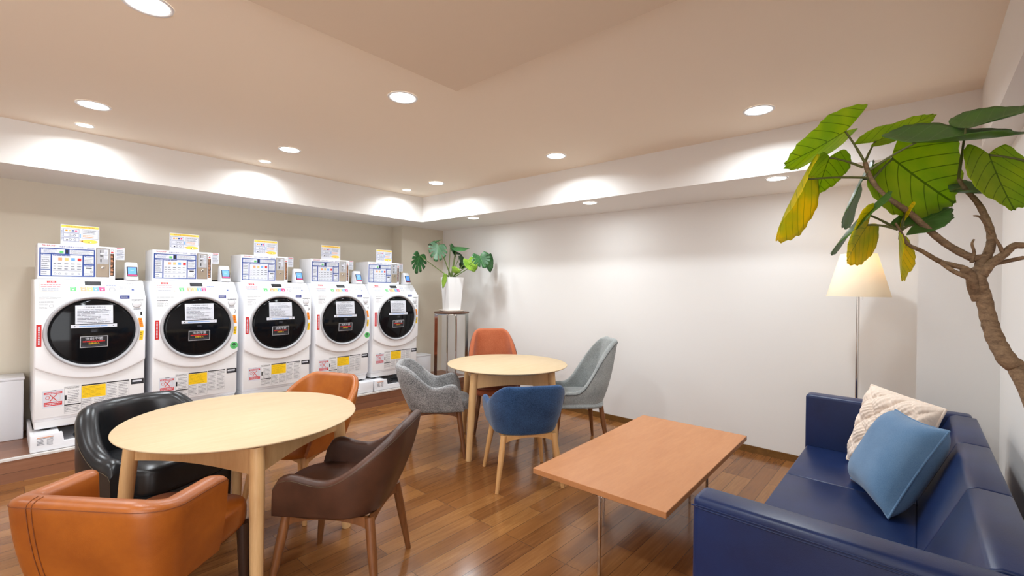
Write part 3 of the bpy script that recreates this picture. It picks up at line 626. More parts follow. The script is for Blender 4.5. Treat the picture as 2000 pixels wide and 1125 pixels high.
# ------------------------------------------------------------------ upholstered chairs
def smooth(a, b, x):
    t = max(0.0, min(1.0, (x - a) / (b - a))); return t * t * (3 - 2 * t)
def shell(W, yf, yb, r, zbot, ztop, thick, m, tb=0.84, recline=0.0, taper=0.0, tiptop=0.9, tiplen=0.10, n=72, edge=None, zin=None, rimr=1.0, vexp=2.0, lean=0.0, seams=()):
    # plan: right arm tip, straight side, corner, back, corner, left side, left arm tip
    raw = []; K = 60
    L1 = yf - (yb + r); L2 = PI / 2 * r; L3 = 2 * (W - r); tot = 2 * L1 + 2 * L2 + L3
    def at_len(s):
        if s < L1: return Vector((W, yf - s, 0)), Vector((1, 0, 0))
        s -= L1
        if s < L2:
            a = s / r; return Vector((W - r + r * math.cos(a), yb + r - r * math.sin(a), 0)), Vector((math.cos(a), -math.sin(a), 0))
        s -= L2
        if s < L3: return Vector((W - r - s, yb, 0)), Vector((0, -1, 0))
        s -= L3
        if s < L2:
            a = s / r; return Vector((-W + r - r * math.sin(a), yb + r - r * math.cos(a), 0)), Vector((-math.sin(a), -math.cos(a), 0))
        s -= L2
        return Vector((-W, yb + r + s, 0)), Vector((-1, 0, 0))
    vo = [0.0, 0.02, 0.07, 0.15, 0.28, 0.45, 0.63, 0.8, 0.92, 1.0]
    rows = []; pip = []; seam = []
    for i in range(n + 1):
        u = i / n; s = u * tot; dist = min(s, tot - s)
        p, nn = at_len(min(max(s, 1e-5), tot - 1e-5))
        q = 1 - abs(2 * u - 1)
        zt = ztop(q, dist, p)
        k = min(1.0, dist / tiplen); f = math.sqrt(max(0, 1 - (1 - k) ** 2)); zt = zbot + (zt - zbot) * (tiptop + (1 - tiptop) * f)
        th = thick * (0.55 + 0.45 * min(1, dist / 0.03) )
        bw = smooth(0.35, 0.75, q)
        H = zt - zbot
        def P(base, z):
            v = max(0.0, min(1.0, (z - zbot) / 0.36)); e = 1 - (1 - v) ** vexp; k2 = tb + (1 - tb) * e
            x = base.x * k2 * (1 - taper * smooth(zbot + 0.08, zbot + 0.6, z)); y = ((base.y - 0.05) * k2 if base.y < 0.05 else base.y - 0.05) + 0.05 - recline * max(0, z - zbot) * bw + lean * max(0.0, 1 - (z - zbot) / 0.2) * max(0.0, 1 - dist / 0.16)
            return Vector((x, y, z))
        rr = th / 2 * rimr
        sec = [P(p, zbot + (H - rr) * v) for v in vo]
        c0 = p - nn * (th / 2)
        for j in range(1, 6):
            a = PI * j / 6; sec.append(P(c0 + nn * (th / 2) * math.cos(a), zt - rr + rr * math.sin(a)))
        pip.append(P(p + nn * 0.001, zt - rr))
        inn = p - nn * th; zi = zin if zin is not None else zbot + 0.02
        for v in (1.0, 0.85, 0.6, 0.35, 0.12, 0.0): sec.append(P(inn, zi + (zt - rr - zi) * v))
        rows.append(sec)
        if i in seams: seam.append([P(p + nn * 0.0012, zbot + (H - rr) * v) for v in vo] + [P(p + nn * 0.0008 - nn * (th / 2) * (1 - math.cos(PI * j / 6)), zt - rr + (rr + 0.0008) * math.sin(PI * j / 6)) for j in range(1, 4)])
    mb = MB(); mb.grid(rows, m, closed=True)
    k = len(rows[0]); mb.add(rows[0], [tuple(range(k))], m); mb.add(rows[-1], [tuple(range(k))[::-1]], m)
    mb.seam = seam; return mb, pip
def cushion(hw, hd, z0, z1, m, cy=0.0, sq=3.2, dome=0.012, edge=0.03):
    h = z1 - z0; e = min(edge, h / 2)
    pr = [(0.02, z0), (1 - e * 1.6, z0), (1 - e * 0.5, z0 + e * 0.35), (1.0, z0 + e), (1.0, z1 - e), (1 - e * 0.35, z1 - e * 0.4), (1 - e * 1.3, z1), (0.6, z1 + dome * 0.7), (0.3, z1 + dome), (0.02, z1 + dome)]
    return MB().lathe(pr, m, (0, cy, 0), 56, 'z', hw, hd, sq)
def wood_base(t, m, hx, yfr, ybk, zt, splay=0.055, r0=0.021, r1=0.013, rails=True, square=False):
    for sx in (-1, 1):
        for sy, yy in ((1, yfr), (-1, ybk)):
            a = Vector((sx * (hx - splay), yy - sy * splay, zt)); b = Vector((sx * hx, yy, 0))
            if square: MB().tube([a, a.lerp(b, 0.5), b], [0.032, 0.029, 0.024], m, 4).build('leg', t)
            else: MB().tube([a, a.lerp(b, 0.35), b], [r0, r0, r1], m, 16).build('leg', t)
    if rails:
        for sx in (-1, 1):
            x = sx * (hx - splay); y0, y1 = ybk + splay, yfr - splay; L = y1 - y0
            o = [(y0, zt), (y1, zt), (y1, zt - 0.06)] + [(y1 - L * k / 12, zt - 0.06 + 0.04 * math.sin(PI * k / 12) ** 0.6) for k in range(1, 12)] + [(y0, zt - 0.06)]
            MB().prism(o, x - 0.009, x + 0.009, m, axis='x').build('rail', t)
        for y in (ybk + splay, yfr - splay):
            L = 2 * (hx - splay); x0 = -L / 2
            o = [(x0, zt), (-x0, zt), (-x0, zt - 0.06)] + [(-x0 - L * k / 12, zt - 0.06 + 0.04 * math.sin(PI * k / 12) ** 0.6) for k in range(1, 12)] + [(x0, zt - 0.06)]
            MB().prism(o, y - 0.009, y + 0.009, m, axis='y').build('rail', t)
def chair_at(name, label, x, y, fx, fy):
    return thing(name, label, 'chair', (x, y, 0), math.atan2(fy, fx) - PI / 2)
def armchair(label, x, y, fx, fy, m, legm, back=0.755, arm=0.625, dip=0.585, W=0.285, seatm=None, stitch=None, q0=0.30, q1=0.66):
    t = chair_at('armchair', label, x, y, fx, fy)
    def zt(q, dist, p):
        f = smooth(q0, q1, q); g = 1 - 0.5 * (1 - math.cos(min(1, dist / 0.2) * PI)) if dist < 0.2 else 0.0
        return dip + (arm - dip) * g + (back - dip) * f
    mb, pip = shell(W, 0.20, -0.275, 0.19, 0.378, zt, 0.045, m, tb=0.80, recline=0.16, tiptop=0.66, tiplen=0.10, lean=0.035)
    mb.build('backrest_shell', t)
    if stitch: MB().tube(pip, 0.0010, stitch, 6).build('stitching', t)
    cushion(0.235, 0.255, 0.372, 0.455, seatm or m, 0.035, 2.9).build('seat', t)
    wood_base(t, legm, 0.235, 0.245, -0.245, 0.373)
    return t
armchair('charcoal grey tweed armchair with walnut legs, left of the rear table', -3.08, 2.495, 0.65, 0.76, 'f_grey', 'walnut')
armchair('blue fabric armchair with light beech legs, back turned to the viewer', -2.18, 2.58, -0.82, 0.57, 'f_blue', 'beech', back=0.735, arm=0.60, dip=0.57, q0=0.30, q1=0.74)
armchair('dark brown leather armchair with walnut legs, right of the front table', -2.067, 1.126, -0.79, -0.61, 'l_brown', 'walnut', back=0.775, arm=0.59, dip=0.555, stitch='stitch', q0=0.32, q1=0.84)
armchair('tan leather armchair with beech legs on the far side of the front table', -2.96, 1.31, 0.42, -0.90, 'l_tan', 'beech', back=0.775, arm=0.53, dip=0.50, seatm='l_tan', W=0.285, q0=0.12, q1=0.78)

def highback(label, x, y, fx, fy, m, legm, seatm, pipe, taper=0.1, arm=0.52, back=0.955):
    t = chair_at('dining_chair', label, x, y, fx, fy)
    def zt(q, dist, p):
        return arm + (back - arm) * (smooth(0.10, 0.68, q) ** 1.7 * 0.93 + 0.07 * smooth(0.55, 0.8, q))
    mb, pip = shell(0.262, 0.16, -0.235, 0.135, 0.378, zt, 0.05, m, tb=0.86, recline=0.20, taper=taper, tiptop=0.9, tiplen=0.05, n=84)
    mb.build('backrest_shell', t); MB().tube(pip, 0.0035, pipe, 6).build('piping', t)
    cushion(0.235, 0.25, 0.372, 0.42, m, 0.03, 4.5, 0.0).build('seat_base', t)
    cushion(0.212, 0.255, 0.42, 0.47, seatm, 0.045, 4.5, 0.012).build('seat', t)
    wood_base(t, legm, 0.215, 0.235, -0.235, 0.376, 0.05, 0.021, 0.012, rails=False)
    return t
highback('rust orange fabric dining chair with high back, behind the rear table', -3.17, 3.31, 0.78, -0.62, 'f_rust', 'walnut', 'l_rust', 'piping')
highback('light grey fabric dining chair with high sloping back, right of the rear table', -2.295, 3.45, -0.65, -0.76, 'f_lgrey', 'walnut', 'f_lgrey', 'gpiping', taper=0.18)

# black tub chair
t = chair_at('tub_chair', 'black leather tub chair left of the front table', -3.27, 0.60, 0.93, 0.37)
def zt(q, dist, p): return 0.50 + 0.215 * smooth(0.12, 0.62, q)
mb, pip = shell(0.33, 0.20, -0.33, 0.325, 0.11, zt, 0.095, 'l_black', tb=0.93, recline=0.02, tiptop=0.85, tiplen=0.07, zin=0.30, n=96, seams=(36, 37, 59, 60))
mb.build('backrest_shell', t)
p = MB().tube([q + Vector((0, 0, -0.006)) for q in pip], 0.0013, 'stitch', 6)
for q in mb.seam: p.tube(q[4:], 0.0011, 'stitch', 6)
p.build('stitching', t)
cushion(0.245, 0.27, 0.30, 0.44, 'l_black', 0.06, 5.0, 0.012).build('seat', t)
MB().b2((-0.24, -0.2, 0.20), (0.24, 0.315, 0.305), 'l_black', 0.015).build('seat_base', t)
for sx in (-1, 1):
    for yy in (0.28, -0.17): MB().tube([(sx * 0.225, yy, 0.21), (sx * 0.225, yy, 0)], [0.036, 0.028], 'darkwood', 4).build('leg', t)
# tan leather armchair in the foreground
t = chair_at('armchair', 'glossy tan leather armchair with dark legs, nearest the viewer at lower left', -2.135, 0.365, -0.61, 0.79)
def zt(q, dist, p): return 0.685 + 0.02 * smooth(0.35, 0.7, q)
mb, pip = shell(0.285, 0.055, -0.255, 0.10, 0.385, zt, 0.075, 'l_cognac', tb=0.88, recline=0.06, tiptop=0.93, tiplen=0.06, vexp=2.5, rimr=0.55, n=120, seams=(74, 76))
mb.build('backrest_shell', t)
MB().tube(pip, 0.0011, 'seam_brown', 6).build('stitching', t)
for q in mb.seam: MB().tube(q, 0.0011, 'seam_brown', 6).build('back_seam', t)
cushion(0.225, 0.27, 0.375, 0.475, 'l_cognac', 0.06, 5.0, 0.012).build('seat', t)
wood_base(t, 'darkwood', 0.215, 0.27, -0.20, 0.385, 0.01, rails=False, square=True)

# ------------------------------------------------------------------ coffee table
t = thing('coffee_table', 'low rectangular cherry wood coffee table with chrome legs before the sofa', 'table', (-1.19, 2.62, 0))
# top: 0.76 x 1.39
MB().b2((-0.365, -0.695, 0.400), (0.365, 0.695, 0.430), 'cherry', 0.002, 1).build('tabletop', t, Matrix.Rotation(math.radians(1.5), 4, 'Z'))
LP = [Vector(p) for p in ((0.036, -0.655, 0), (-0.185, -0.235, 0), (0.085, 0.40, 0), (0.33, -0.02, 0))]
for p in LP:
    MB().box((p.x, p.y, 0.197), (0.013, 0.036, 0.394), 'chrome', 0.002, 1, Matrix.Rotation(math.radians(23), 3, 'Z')).build('leg', t)
    MB().box((p.x, p.y, 0.397), (0.03, 0.056, 0.006), 'black', rot=Matrix.Rotation(math.radians(23), 3, 'Z')).build('mounting_plate', t)
for a, b in ((0, 1), (2, 3)):
    MB().tube([LP[a] + Vector((0, 0, 0.382)), LP[b] + Vector((0, 0, 0.382))], 0.012, 'chrome', 8).build('cross_bar', t)

# ------------------------------------------------------------------ sofa
t = thing('sofa', 'navy blue leather sofa along the right wall', 'sofa', (-0.14, 2.54, 0))
x0, x1, y0, y1, zt_ = -0.40, 0.39, -1.045, 1.055, 0.735
MB().b2((x0 + 0.02, y0 + 0.02, 0.09), (x1 - 0.02, y1 - 0.02, 0.26), 'l_navy', 0.01).build('base', t)
arms = []
for ya, yb_ in ((y0, y0 + 0.115), (y1 - 0.115, y1)):
    a = MB().b2((x0, ya, 0.09), (x1 - 0.02, yb_, zt_), 'l_navy', 0.022, 4).build('armrest', t); arms.append(a)
p = MB()
for o in (0.016, 0.024): p.tube([(x0 - 0.001, y0 + 0.002, zt_ - 0.03), (x0 + 0.03, y0 - 0.0006, zt_ - 0.01 - o), (x1 - 0.05, y0 - 0.0006, zt_ - 0.01 - o)], 0.0022, 'l_navy', 6)
p.build('piping', arms[0])
ye = [y0 + 0.116, y0 + 0.116 + 0.62, y0 + 0.116 + 1.25, y1 - 0.116]
for i in range(3):
    MB().b2((x0 + 0.012, ye[i] + 0.0012, 0.262), (x1 - 0.24, ye[i + 1] - 0.0012, 0.408), 'l_navy', 0.009, 3).build('seat_cushion', t)
    pr = [(0.13, 0.262), (0.15, 0.43), (0.275, zt_ - 0.008), (0.30, zt_ + 0.002), (x1 - 0.01, zt_ - 0.002), (x1, zt_ - 0.03), (x1, 0.262)]
    MB().prism(pr, ye[i] + 0.0012 - (0.0 if i else 0.0), ye[i + 1] - 0.0012, 'l_navy', 0.008, 3, axis='y').build('back_cushion', t)
for sx in (x0 + 0.06, x1 - 0.08):
    for sy in (y0 + 0.08, y1 - 0.08): MB().tube([(sx, sy, 0.092), (sx, sy, 0)], [0.022, 0.018], 'chrome', 14).build('leg', t)

def pillow(name, label, c, th, m, knit=0.0, pinch=0.07, n=40):
    P1, P2, P3, P4 = [Vector(p) for p in c]; cen = (P1 + P2 + P3 + P4) / 4
    nrm = (P2 - P1).cross(P4 - P1).normalized()
    t = thing(name, label, 'cushion', tuple(cen))
    def S(u, v, side):
        a, b = 2 * u - 1, 2 * v - 1
        k = pinch; uu = 0.5 + a / 2 * (1 - k * (1 - b * b)); vv = 0.5 + b / 2 * (1 - k * (1 - a * a))
        p = (P1 * (1 - uu) + P2 * uu) * (1 - vv) + (P4 * (1 - uu) + P3 * uu) * vv
        h = th * ((1 - a ** 4) * (1 - b ** 4)) ** 0.55 / 2
        if knit and side > 0:
            e = ((1 - a ** 6) * (1 - b ** 6)) ** 0.5
            g = 3.3; r = a * g + b * g; s = a * g - b * g
            w = (abs(math.sin(r * 1.55 + 0.25 * math.sin(b * 7))) * abs(math.sin(s * 1.55 + 0.25 * math.sin(a * 6)))) ** 0.6
            h += knit * w * e + knit * 0.16 * math.sin(a * 41 + 3 * math.sin(b * 9)) * math.sin(b * 43 + 2 * math.sin(a * 8)) * e
        return p + nrm * (h * side) - cen
    rf = [[S(i / n, j / n, 1) for i in range(n + 1)] for j in range(n + 1)]; rb = [[S(i / n, j / n, -1) for i in range(n, -1, -1)] for j in range(n + 1)]
    MB().grid(rf, m).grid(rb, m).build('cover', t)
    rim = [S(i / n, 0, 0) for i in range(n)] + [S(1, i / n, 0) for i in range(n)] + [S(1 - i / n, 1, 0) for i in range(n)] + [S(0, 1 - i / n, 0) for i in range(n + 1)]
    MB().tube(rim, 0.0045 if not knit else 0.007, m, 8).build('edge_seam', t)
    return t
pillow('cushion', 'blue linen cushion leaning in front of the cream one on the sofa', [(-0.255, 3.0, 0.418), (-0.086, 2.575, 0.418), (0.108, 2.75, 0.80), (-0.08, 3.06, 0.80)], 0.20, 'linen')
pillow('cushion', 'cream textured knit cushion behind the blue one on the sofa', [(-0.30, 3.30, 0.425), (-0.03, 3.09, 0.425), (0.112, 3.24, 0.80), (-0.20, 3.44, 0.85)], 0.15, 'cream', 0.024, 0.02, 120)

# ------------------------------------------------------------------ floor lamp
t = thing('floor_lamp', 'chrome floor lamp with cream cone shade in the back right corner', 'lamp', (-0.312, 3.95, 0))
MB().lathe([(0.13, 0), (0.13, 0.012), (0.12, 0.02), (0.012, 0.026)], 'chrome', n=40).build('base', t)
MB().tube([(0, 0, 0.02), (0, 0, 1.54)], 0.0095, 'chrome', 14).build('pole', t)
sh = NT('lamp_shade_fabric'); sh.set(Base_Color=lin(250, 240, 220), Roughness=0.9)
tr = sh.n('ShaderNodeBsdfTranslucent'); tr.inputs['Color'].default_value = lin(250, 236, 208)
mx = sh.n('ShaderNodeMixShader'); mx.inputs[0].default_value = 0.4; sh.l(sh.b.outputs[0], mx.inputs[1]); sh.l(tr.outputs[0], mx.inputs[2]); sh.l(mx.outputs[0], sh.out.inputs['Surface'])
M['shade'] = sh.m
MB().lathe([(0.182, 1.368), (0.104, 1.662), (0.102, 1.662), (0.180, 1.368), (0.182, 1.368)], 'shade', n=56, close=False).build('lamp_shade', t)
p = MB().lathe([(0.012, 1.50), (0.013, 1.54), (0.012, 1.545)], 'chrome', n=16); p.tube([(-0.103, 0, 1.655), (0.103, 0, 1.655)], 0.002, 'chrome', 6).tube([(0, 0, 1.54), (0, 0, 1.655)], 0.003, 'chrome', 6); p.build('lamp_holder', t)
b_ = MB().lathe([(0.008, 1.54), (0.014, 1.55), (0.024, 1.575), (0.026, 1.59), (0.02, 1.61), (0.002, 1.618)], 'bulb', (0.03, 0.012, 0.0), n=24).build('bulb', t)
MB().tube([(0.028, -0.01, 1.50), (0.028, -0.01, 1.345)], 0.0012, 'chrome', 6).build('pull_chain', t)
ld = bpy.data.lights.new('bulb_light', 'POINT'); ld.energy = 0.8; ld.color = (1, 0.8, 0.55); ld.shadow_soft_size = 0.03
lo = bpy.data.objects.new('bulb_light', ld); COL.objects.link(lo); lo.parent = t; lo.location = (0.03, 0.012, 1.625)

# ------------------------------------------------------------------ plant stand and monstera
SXY = (-4.40, 3.80)
t = thing('plant_stand', 'tall chrome plant stand with round dark wooden top in the corner', 'plant stand', (SXY[0], SXY[1], 0), math.radians(20))
MB().lathe([(0.19, 1.058), (0.215, 1.062), (0.22, 1.072), (0.218, 1.08), (0.001, 1.08)], 'darktop', n=56).build('top', t)
for k in range(4):
    a = PI / 4 + k * PI / 2; mb = MB(); c, s_ = math.cos(a), math.sin(a)
    mb.box((0.2 * c, 0.2 * s_, 0.5285), (0.012, 0.04, 1.057), 'chrome', 0.001, 1, Matrix.Rotation(a + PI / 2, 3, 'Z')); mb.build('leg', t)
    MB().box((0.1 * c, 0.1 * s_, 1.045), (0.19, 0.03, 0.012), 'chrome', rot=Matrix.Rotation(a, 3, 'Z')).build('cross_bar', t)

def leaf_mesh(A, T, S, m, thick=0.0006, curl=0.15, droop=0.1, wave=0.03, kind='heart', lobes=0.30, rings=9, n=72, wscale=1.0, seed=0):
    # A petiole point, T tip, S a point on the right hand rim at mid length
    A, T, S = Vector(A), Vector(T), Vector(S); ax = T - A; L = ax.length; y = ax.normalized()
    sd = S - A; sd = sd - y * sd.dot(y); hw = sd.length * wscale; x = sd.normalized(); z = x.cross(y).normalized()
    rr = random.Random(seed); ph = rr.random() * 6
    out = []
    for i in range(n):
        a = 2 * PI * i / n - PI / 2            # starts at the base notch
        # heart outline in unit coordinates: y from -lobes to 1, half width 1
        s = math.sin(a); c = math.cos(a)
        if s >= 0: yy = 0.32 + 0.68 * (s ** 1.2); xx = math.copysign(abs(c) ** (1 + 0.45 * s), c)
        else: yy = 0.32 + (0.32 + lobes) * s * (1.0 - 0.0); xx = c
        dn = abs(((i + n / 2) % n) - n / 2) / n          # distance from the notch
        if dn < 0.09: yy = yy + (lobes - 0.02) * (1 - dn / 0.09) ** 1.1
        k = 1.0
        if kind == 'split':
            sl = [0.20, 0.28, 0.355, 0.425]
            for q in sl:
                for q2 in (q, 1 - q):
                    dd = abs(i / n - q2)
                    if dd < 0.012: k = min(k, 0.5 + 0.5 * (dd / 0.012) ** 2)
        if kind != 'split': k *= 1 + 0.018 * math.sin(i * 1.9 + ph) + 0.014 * math.sin(i * 0.83 + ph * 2)
        out.append((xx * k, (yy * k) if kind != 'split' else 0.1 + (yy - 0.1) * k))
    mb = MB(); uv = []; vs = []; c0 = (0.0, 0.1 if kind == 'split' else 0.12)
    def put(u, v, t):
        xx = u * hw; yy = v * L
        zz = -curl * hw * abs(u) ** 1.6 - droop * L * max(0, v) ** 2 + wave * L * math.sin(6 * math.atan2(v - 0.3, u) + ph) * min(1, u * u + (v - 0.3) ** 2)
        return A + x * xx + y * yy + z * (zz + t)
    for t_ in (thick / 2, -thick / 2):
        vs.append(put(*c0, t_)); uv.append(c0)
        for r in range(1, rings + 1):
            f = r / rings
            for u, v in out:
                uu = c0[0] + (u - c0[0]) * f; vv = c0[1] + (v - c0[1]) * f
                vs.append(put(uu, vv, t_)); uv.append((uu, vv))
    N = 1 + rings * n; fs = []
    for k in (0, 1):
        o = k * N; F = []
        for j in range(n): F.append((o, o + 1 + j, o + 1 + (j + 1) % n))
        for r in range(rings - 1):
            b0 = o + 1 + r * n; b1 = b0 + n
            for j in range(n): F.append((b0 + j, b1 + j, b1 + (j + 1) % n, b0 + (j + 1) % n))
        fs += F if k == 0 else [f[::-1] for f in F]
    b0 = 1 + (rings - 1) * n
    for j in range(n): fs.append((b0 + j, N + b0 + j, N + b0 + (j + 1) % n, b0 + (j + 1) % n))
    mb.add(vs, fs, m, True); mb.uv = uv
    return mb
def curve(a, b, sag, k=8):
    a, b = Vector(a), Vector(b); return [a.lerp(b, i / k) + Vector(sag) * (4 * (i / k) * (1 - i / k)) for i in range(k + 1)]

pz = 1.08
t = thing('potted_monstera', 'monstera with split leaves in a tall white square pot on the plant stand', 'potted plant', (SXY[0], SXY[1], pz))
O = Vector((SXY[0], SXY[1], pz))
rotp = Matrix.Rotation(math.radians(-14.6), 4, 'Z')
mb = MB(); pts = []
for h, z in ((0.080, 0.012), (0.108, 0.435), (0.101, 0.435), (0.095, 0.405)):
    pts.append([rotp @ Vector((sx * h, sy * h, z)) for sx, sy in ((-1, -1), (1, -1), (1, 1), (-1, 1))])
mb.grid(pts, 'pot', closed=True, smooth=False); mb.add(pts[0], [(3, 2, 1, 0)], 'pot'); mb.build('pot', t)
MB().add(pts[3], [(0, 1, 2, 3)], 'soil').build('soil', t)
MB().lathe([(0.10, 0.0), (0.125, 0.004), (0.14, 0.022), (0.136, 0.024), (0.12, 0.012), (0.001, 0.0115)], 'saucer', n=48, sq=5.0).build('saucer', t, rotp)
MLV = [  # attach, tip, rim point (from the pot foot, metres), kind, material, lobes
    ((-0.283, -0.296, 0.701), (-0.286, -0.367, 0.468), (-0.278, -0.199, 0.633), 'split', 'leaf_m', 0.26),
    ((-0.068, -0.172, 0.826), (-0.054, -0.241, 0.615), (-0.019, -0.075, 0.758), 'split', 'leaf_m', 0.26),
    ((-0.152, -0.112, 0.900), (-0.182, -0.247, 0.859), (-0.261, -0.049, 0.890), 'heart', 'leaf_m', 0.25),
    ((-0.072, 0.025, 0.841), (-0.053, 0.083, 0.696), (-0.111, 0.111, 0.820), 'heart', 'leaf_m', 0.2),
    ((0.013, 0.061, 0.823), (0.131, 0.166, 0.822), (0.189, -0.023, 0.789), 'heart', 'leaf_m', 0.45),
    ((0.018, 0.105, 0.704), (0.027, 0.180, 0.564), (0.007, 0.189, 0.660), 'heart', 'leaf_m', 0.2),
    ((0.174, 0.110, 0.651), (0.249, 0.137, 0.495), (0.225, 0.223, 0.597), 'heart', 'leaf_ml', 0.3),
    ((0.334, 0.159, 0.697), (0.421, 0.156, 0.537), (0.401, 0.272, 0.701), 'split', 'leaf_m', 0.40),
    ((0.270, 0.370, 0.717), (0.269, 0.396, 0.504), (0.289, 0.440, 0.630), 'heart', 'leaf_m', 0.25),
    ((0.068, -0.051, 0.530), (0.195, -0.046, 0.499), (0.109, -0.042, 0.477), 'heart', 'leaf_ml', 0.3),
    ((0.043, -0.154, 0.459), (0.031, -0.192, 0.294), (0.037, -0.133, 0.384), 'heart', 'leaf_ml', 0.2),
    ((0.015, 0.169, 0.629), (-0.003, 0.153, 0.544), (0.027, 0.206, 0.585), 'heart', 'leaf_m', 0.2),
    ((-0.065, 0.099, 0.742), (0.025, 0.125, 0.720), (-0.087, 0.159, 0.721), 'heart', 'leaf_m', 0.2),
]
st = Vector((-0.023, 0.001, 0.455))
for i, (a, b, s, kd, mm, lb) in enumerate(MLV):
    A_, T_, S_ = (Vector(q) for q in (a, b, s))
    leaf_mesh(A_, T_, S_, mm, kind=kd, lobes=lb, n=140 if kd == 'split' else 56, rings=6, curl=0.2, droop=0.12, wave=0.015, seed=i).build('leaf', t)
    r0 = st + Vector((R.uniform(-.03, .03), R.uniform(-.03, .03), -0.03))
    MB().tube(curve(r0, A_, (0, 0, 0.015 if a[2] < 0.6 else 0.0)), [0.0075 - 0.0005 * k for k in range(9)], 'mstem', 8).build('stem', t)

# ------------------------------------------------------------------ tall ficus at the right
PX, PY = 0.19, 1.07
t = thing('potted_ficus', 'tall ficus with broad green and yellow leaves leaning in at the right edge', 'potted plant', (PX, PY, 0))
O2 = Vector((PX, PY, 0))
MB().lathe([(0.105, 0), (0.11, 0.004), (0.145, 0.30), (0.15, 0.33), (0.138, 0.33), (0.132, 0.29)], 'pot', n=48).build('pot', t)
MB().lathe([(0.001, 0.292), (0.133, 0.292)], 'soil', n=40, close=False).build('soil', t)
def limb(name, pts, r0, r1, m='bark', n=12, knots=0.0):
    pts = [Vector(p) for p in pts]; fine = []
    for i in range(len(pts) - 1):
        a = pts[max(i - 1, 0)]; b = pts[i]; c = pts[i + 1]; d = pts[min(i + 2, len(pts) - 1)]
        for k in range(6):
            u = k / 6; fine.append(0.5 * ((2 * b) + (c - a) * u + (2 * a - 5 * b + 4 * c - d) * u * u + (3 * b - a - 3 * c + d) * u ** 3))
    fine.append(pts[-1]); K = len(fine)
    rad = [(r0 + (r1 - r0) * i / (K - 1)) * (1 + (knots * math.sin(i * 2.1 + 0.7 * math.sin(i * 0.9)) if knots else 0)) for i in range(K)]
    return MB().tube(fine, rad, m, n).build(name, t)
limb('trunk', [Vector((0, 0, 0.28)), Vector((0.02, 0.02, 0.7)), Vector((0.0, 0.10, 1.05)), Vector((-0.038, 0.230, 1.237)), Vector((-0.058, 0.239, 1.270)), Vector((-0.073, 0.266, 1.309)), Vector((-0.082, 0.285, 1.351)), Vector((-0.089, 0.292, 1.396)), Vector((-0.096, 0.293, 1.431)), Vector((-0.092, 0.303, 1.458)), Vector((-0.086, 0.315, 1.477))], 0.0175, 0.0105, knots=0.06, n=16)
limb('branch', [Vector((-0.095, 0.293, 1.388)), Vector((-0.104, 0.286, 1.414)), Vector((-0.108, 0.282, 1.436)), Vector((-0.114, 0.277, 1.446)), Vector((-0.122, 0.270, 1.446))], 0.012, 0.006)
limb('branch', [Vector((-0.086, 0.315, 1.477)), Vector((-0.105, 0.305, 1.476)), Vector((-0.143, 0.298, 1.504)), Vector((-0.177, 0.295, 1.542)), Vector((-0.209, 0.280, 1.581)), Vector((-0.254, 0.266, 1.624)), Vector((-0.276, 0.260, 1.665)), Vector((-0.286, 0.265, 1.700))], 0.0085, 0.0048, knots=0.05)
limb('branch', [Vector((-0.112, 0.279, 1.438)), Vector((-0.117, 0.277, 1.452)), Vector((-0.155, 0.268, 1.467)), Vector((-0.185, 0.254, 1.490)), Vector((-0.208, 0.240, 1.505)), Vector((-0.219, 0.230, 1.529)), Vector((-0.229, 0.221, 1.551))], 0.0065, 0.002, knots=0.05)
limb('branch', [Vector((-0.114, 0.257, 1.433)), Vector((-0.136, 0.250, 1.446)), Vector((-0.155, 0.261, 1.465))], 0.005, 0.004)
limb('branch', [Vector((-0.084, 0.317, 1.477)), Vector((-0.076, 0.331, 1.505)), Vector((-0.077, 0.337, 1.535)), Vector((-0.089, 0.333, 1.577)), Vector((-0.101, 0.329, 1.603)), Vector((-0.117, 0.322, 1.627)), Vector((-0.128, 0.312, 1.649))], 0.009, 0.0035, knots=0.06)
limb('branch', [Vector((-0.077, 0.330, 1.527)), Vector((-0.093, 0.309, 1.560)), Vector((-0.105, 0.292, 1.564))], 0.003, 0.0015)
limb('branch', [Vector((-0.107, 0.296, 1.466)), Vector((-0.103, 0.300, 1.486)), Vector((-0.107, 0.290, 1.504)), Vector((-0.104, 0.293, 1.514))], 0.0035, 0.0018)
limb('branch', [Vector((-0.091, 0.291, 1.438)), Vector((-0.079, 0.294, 1.461)), Vector((-0.060, 0.305, 1.481)), Vector((-0.045, 0.312, 1.499)), Vector((-0.027, 0.308, 1.501)), Vector((-0.006, 0.326, 1.529)), Vector((0.011, 0.355, 1.601)), Vector((-0.002, 0.371, 1.670))], 0.009, 0.004, knots=0.05)
limb('branch', [Vector((-0.105, 0.305, 1.449)), Vector((-0.087, 0.315, 1.461)), Vector((-0.069, 0.317, 1.464)), Vector((-0.030, 0.318, 1.475))], 0.0055, 0.004)
limb('branch', [Vector((-0.059, 0.306, 1.479)), Vector((-0.066, 0.300, 1.499)), Vector((-0.073, 0.294, 1.515))], 0.0045, 0.002)
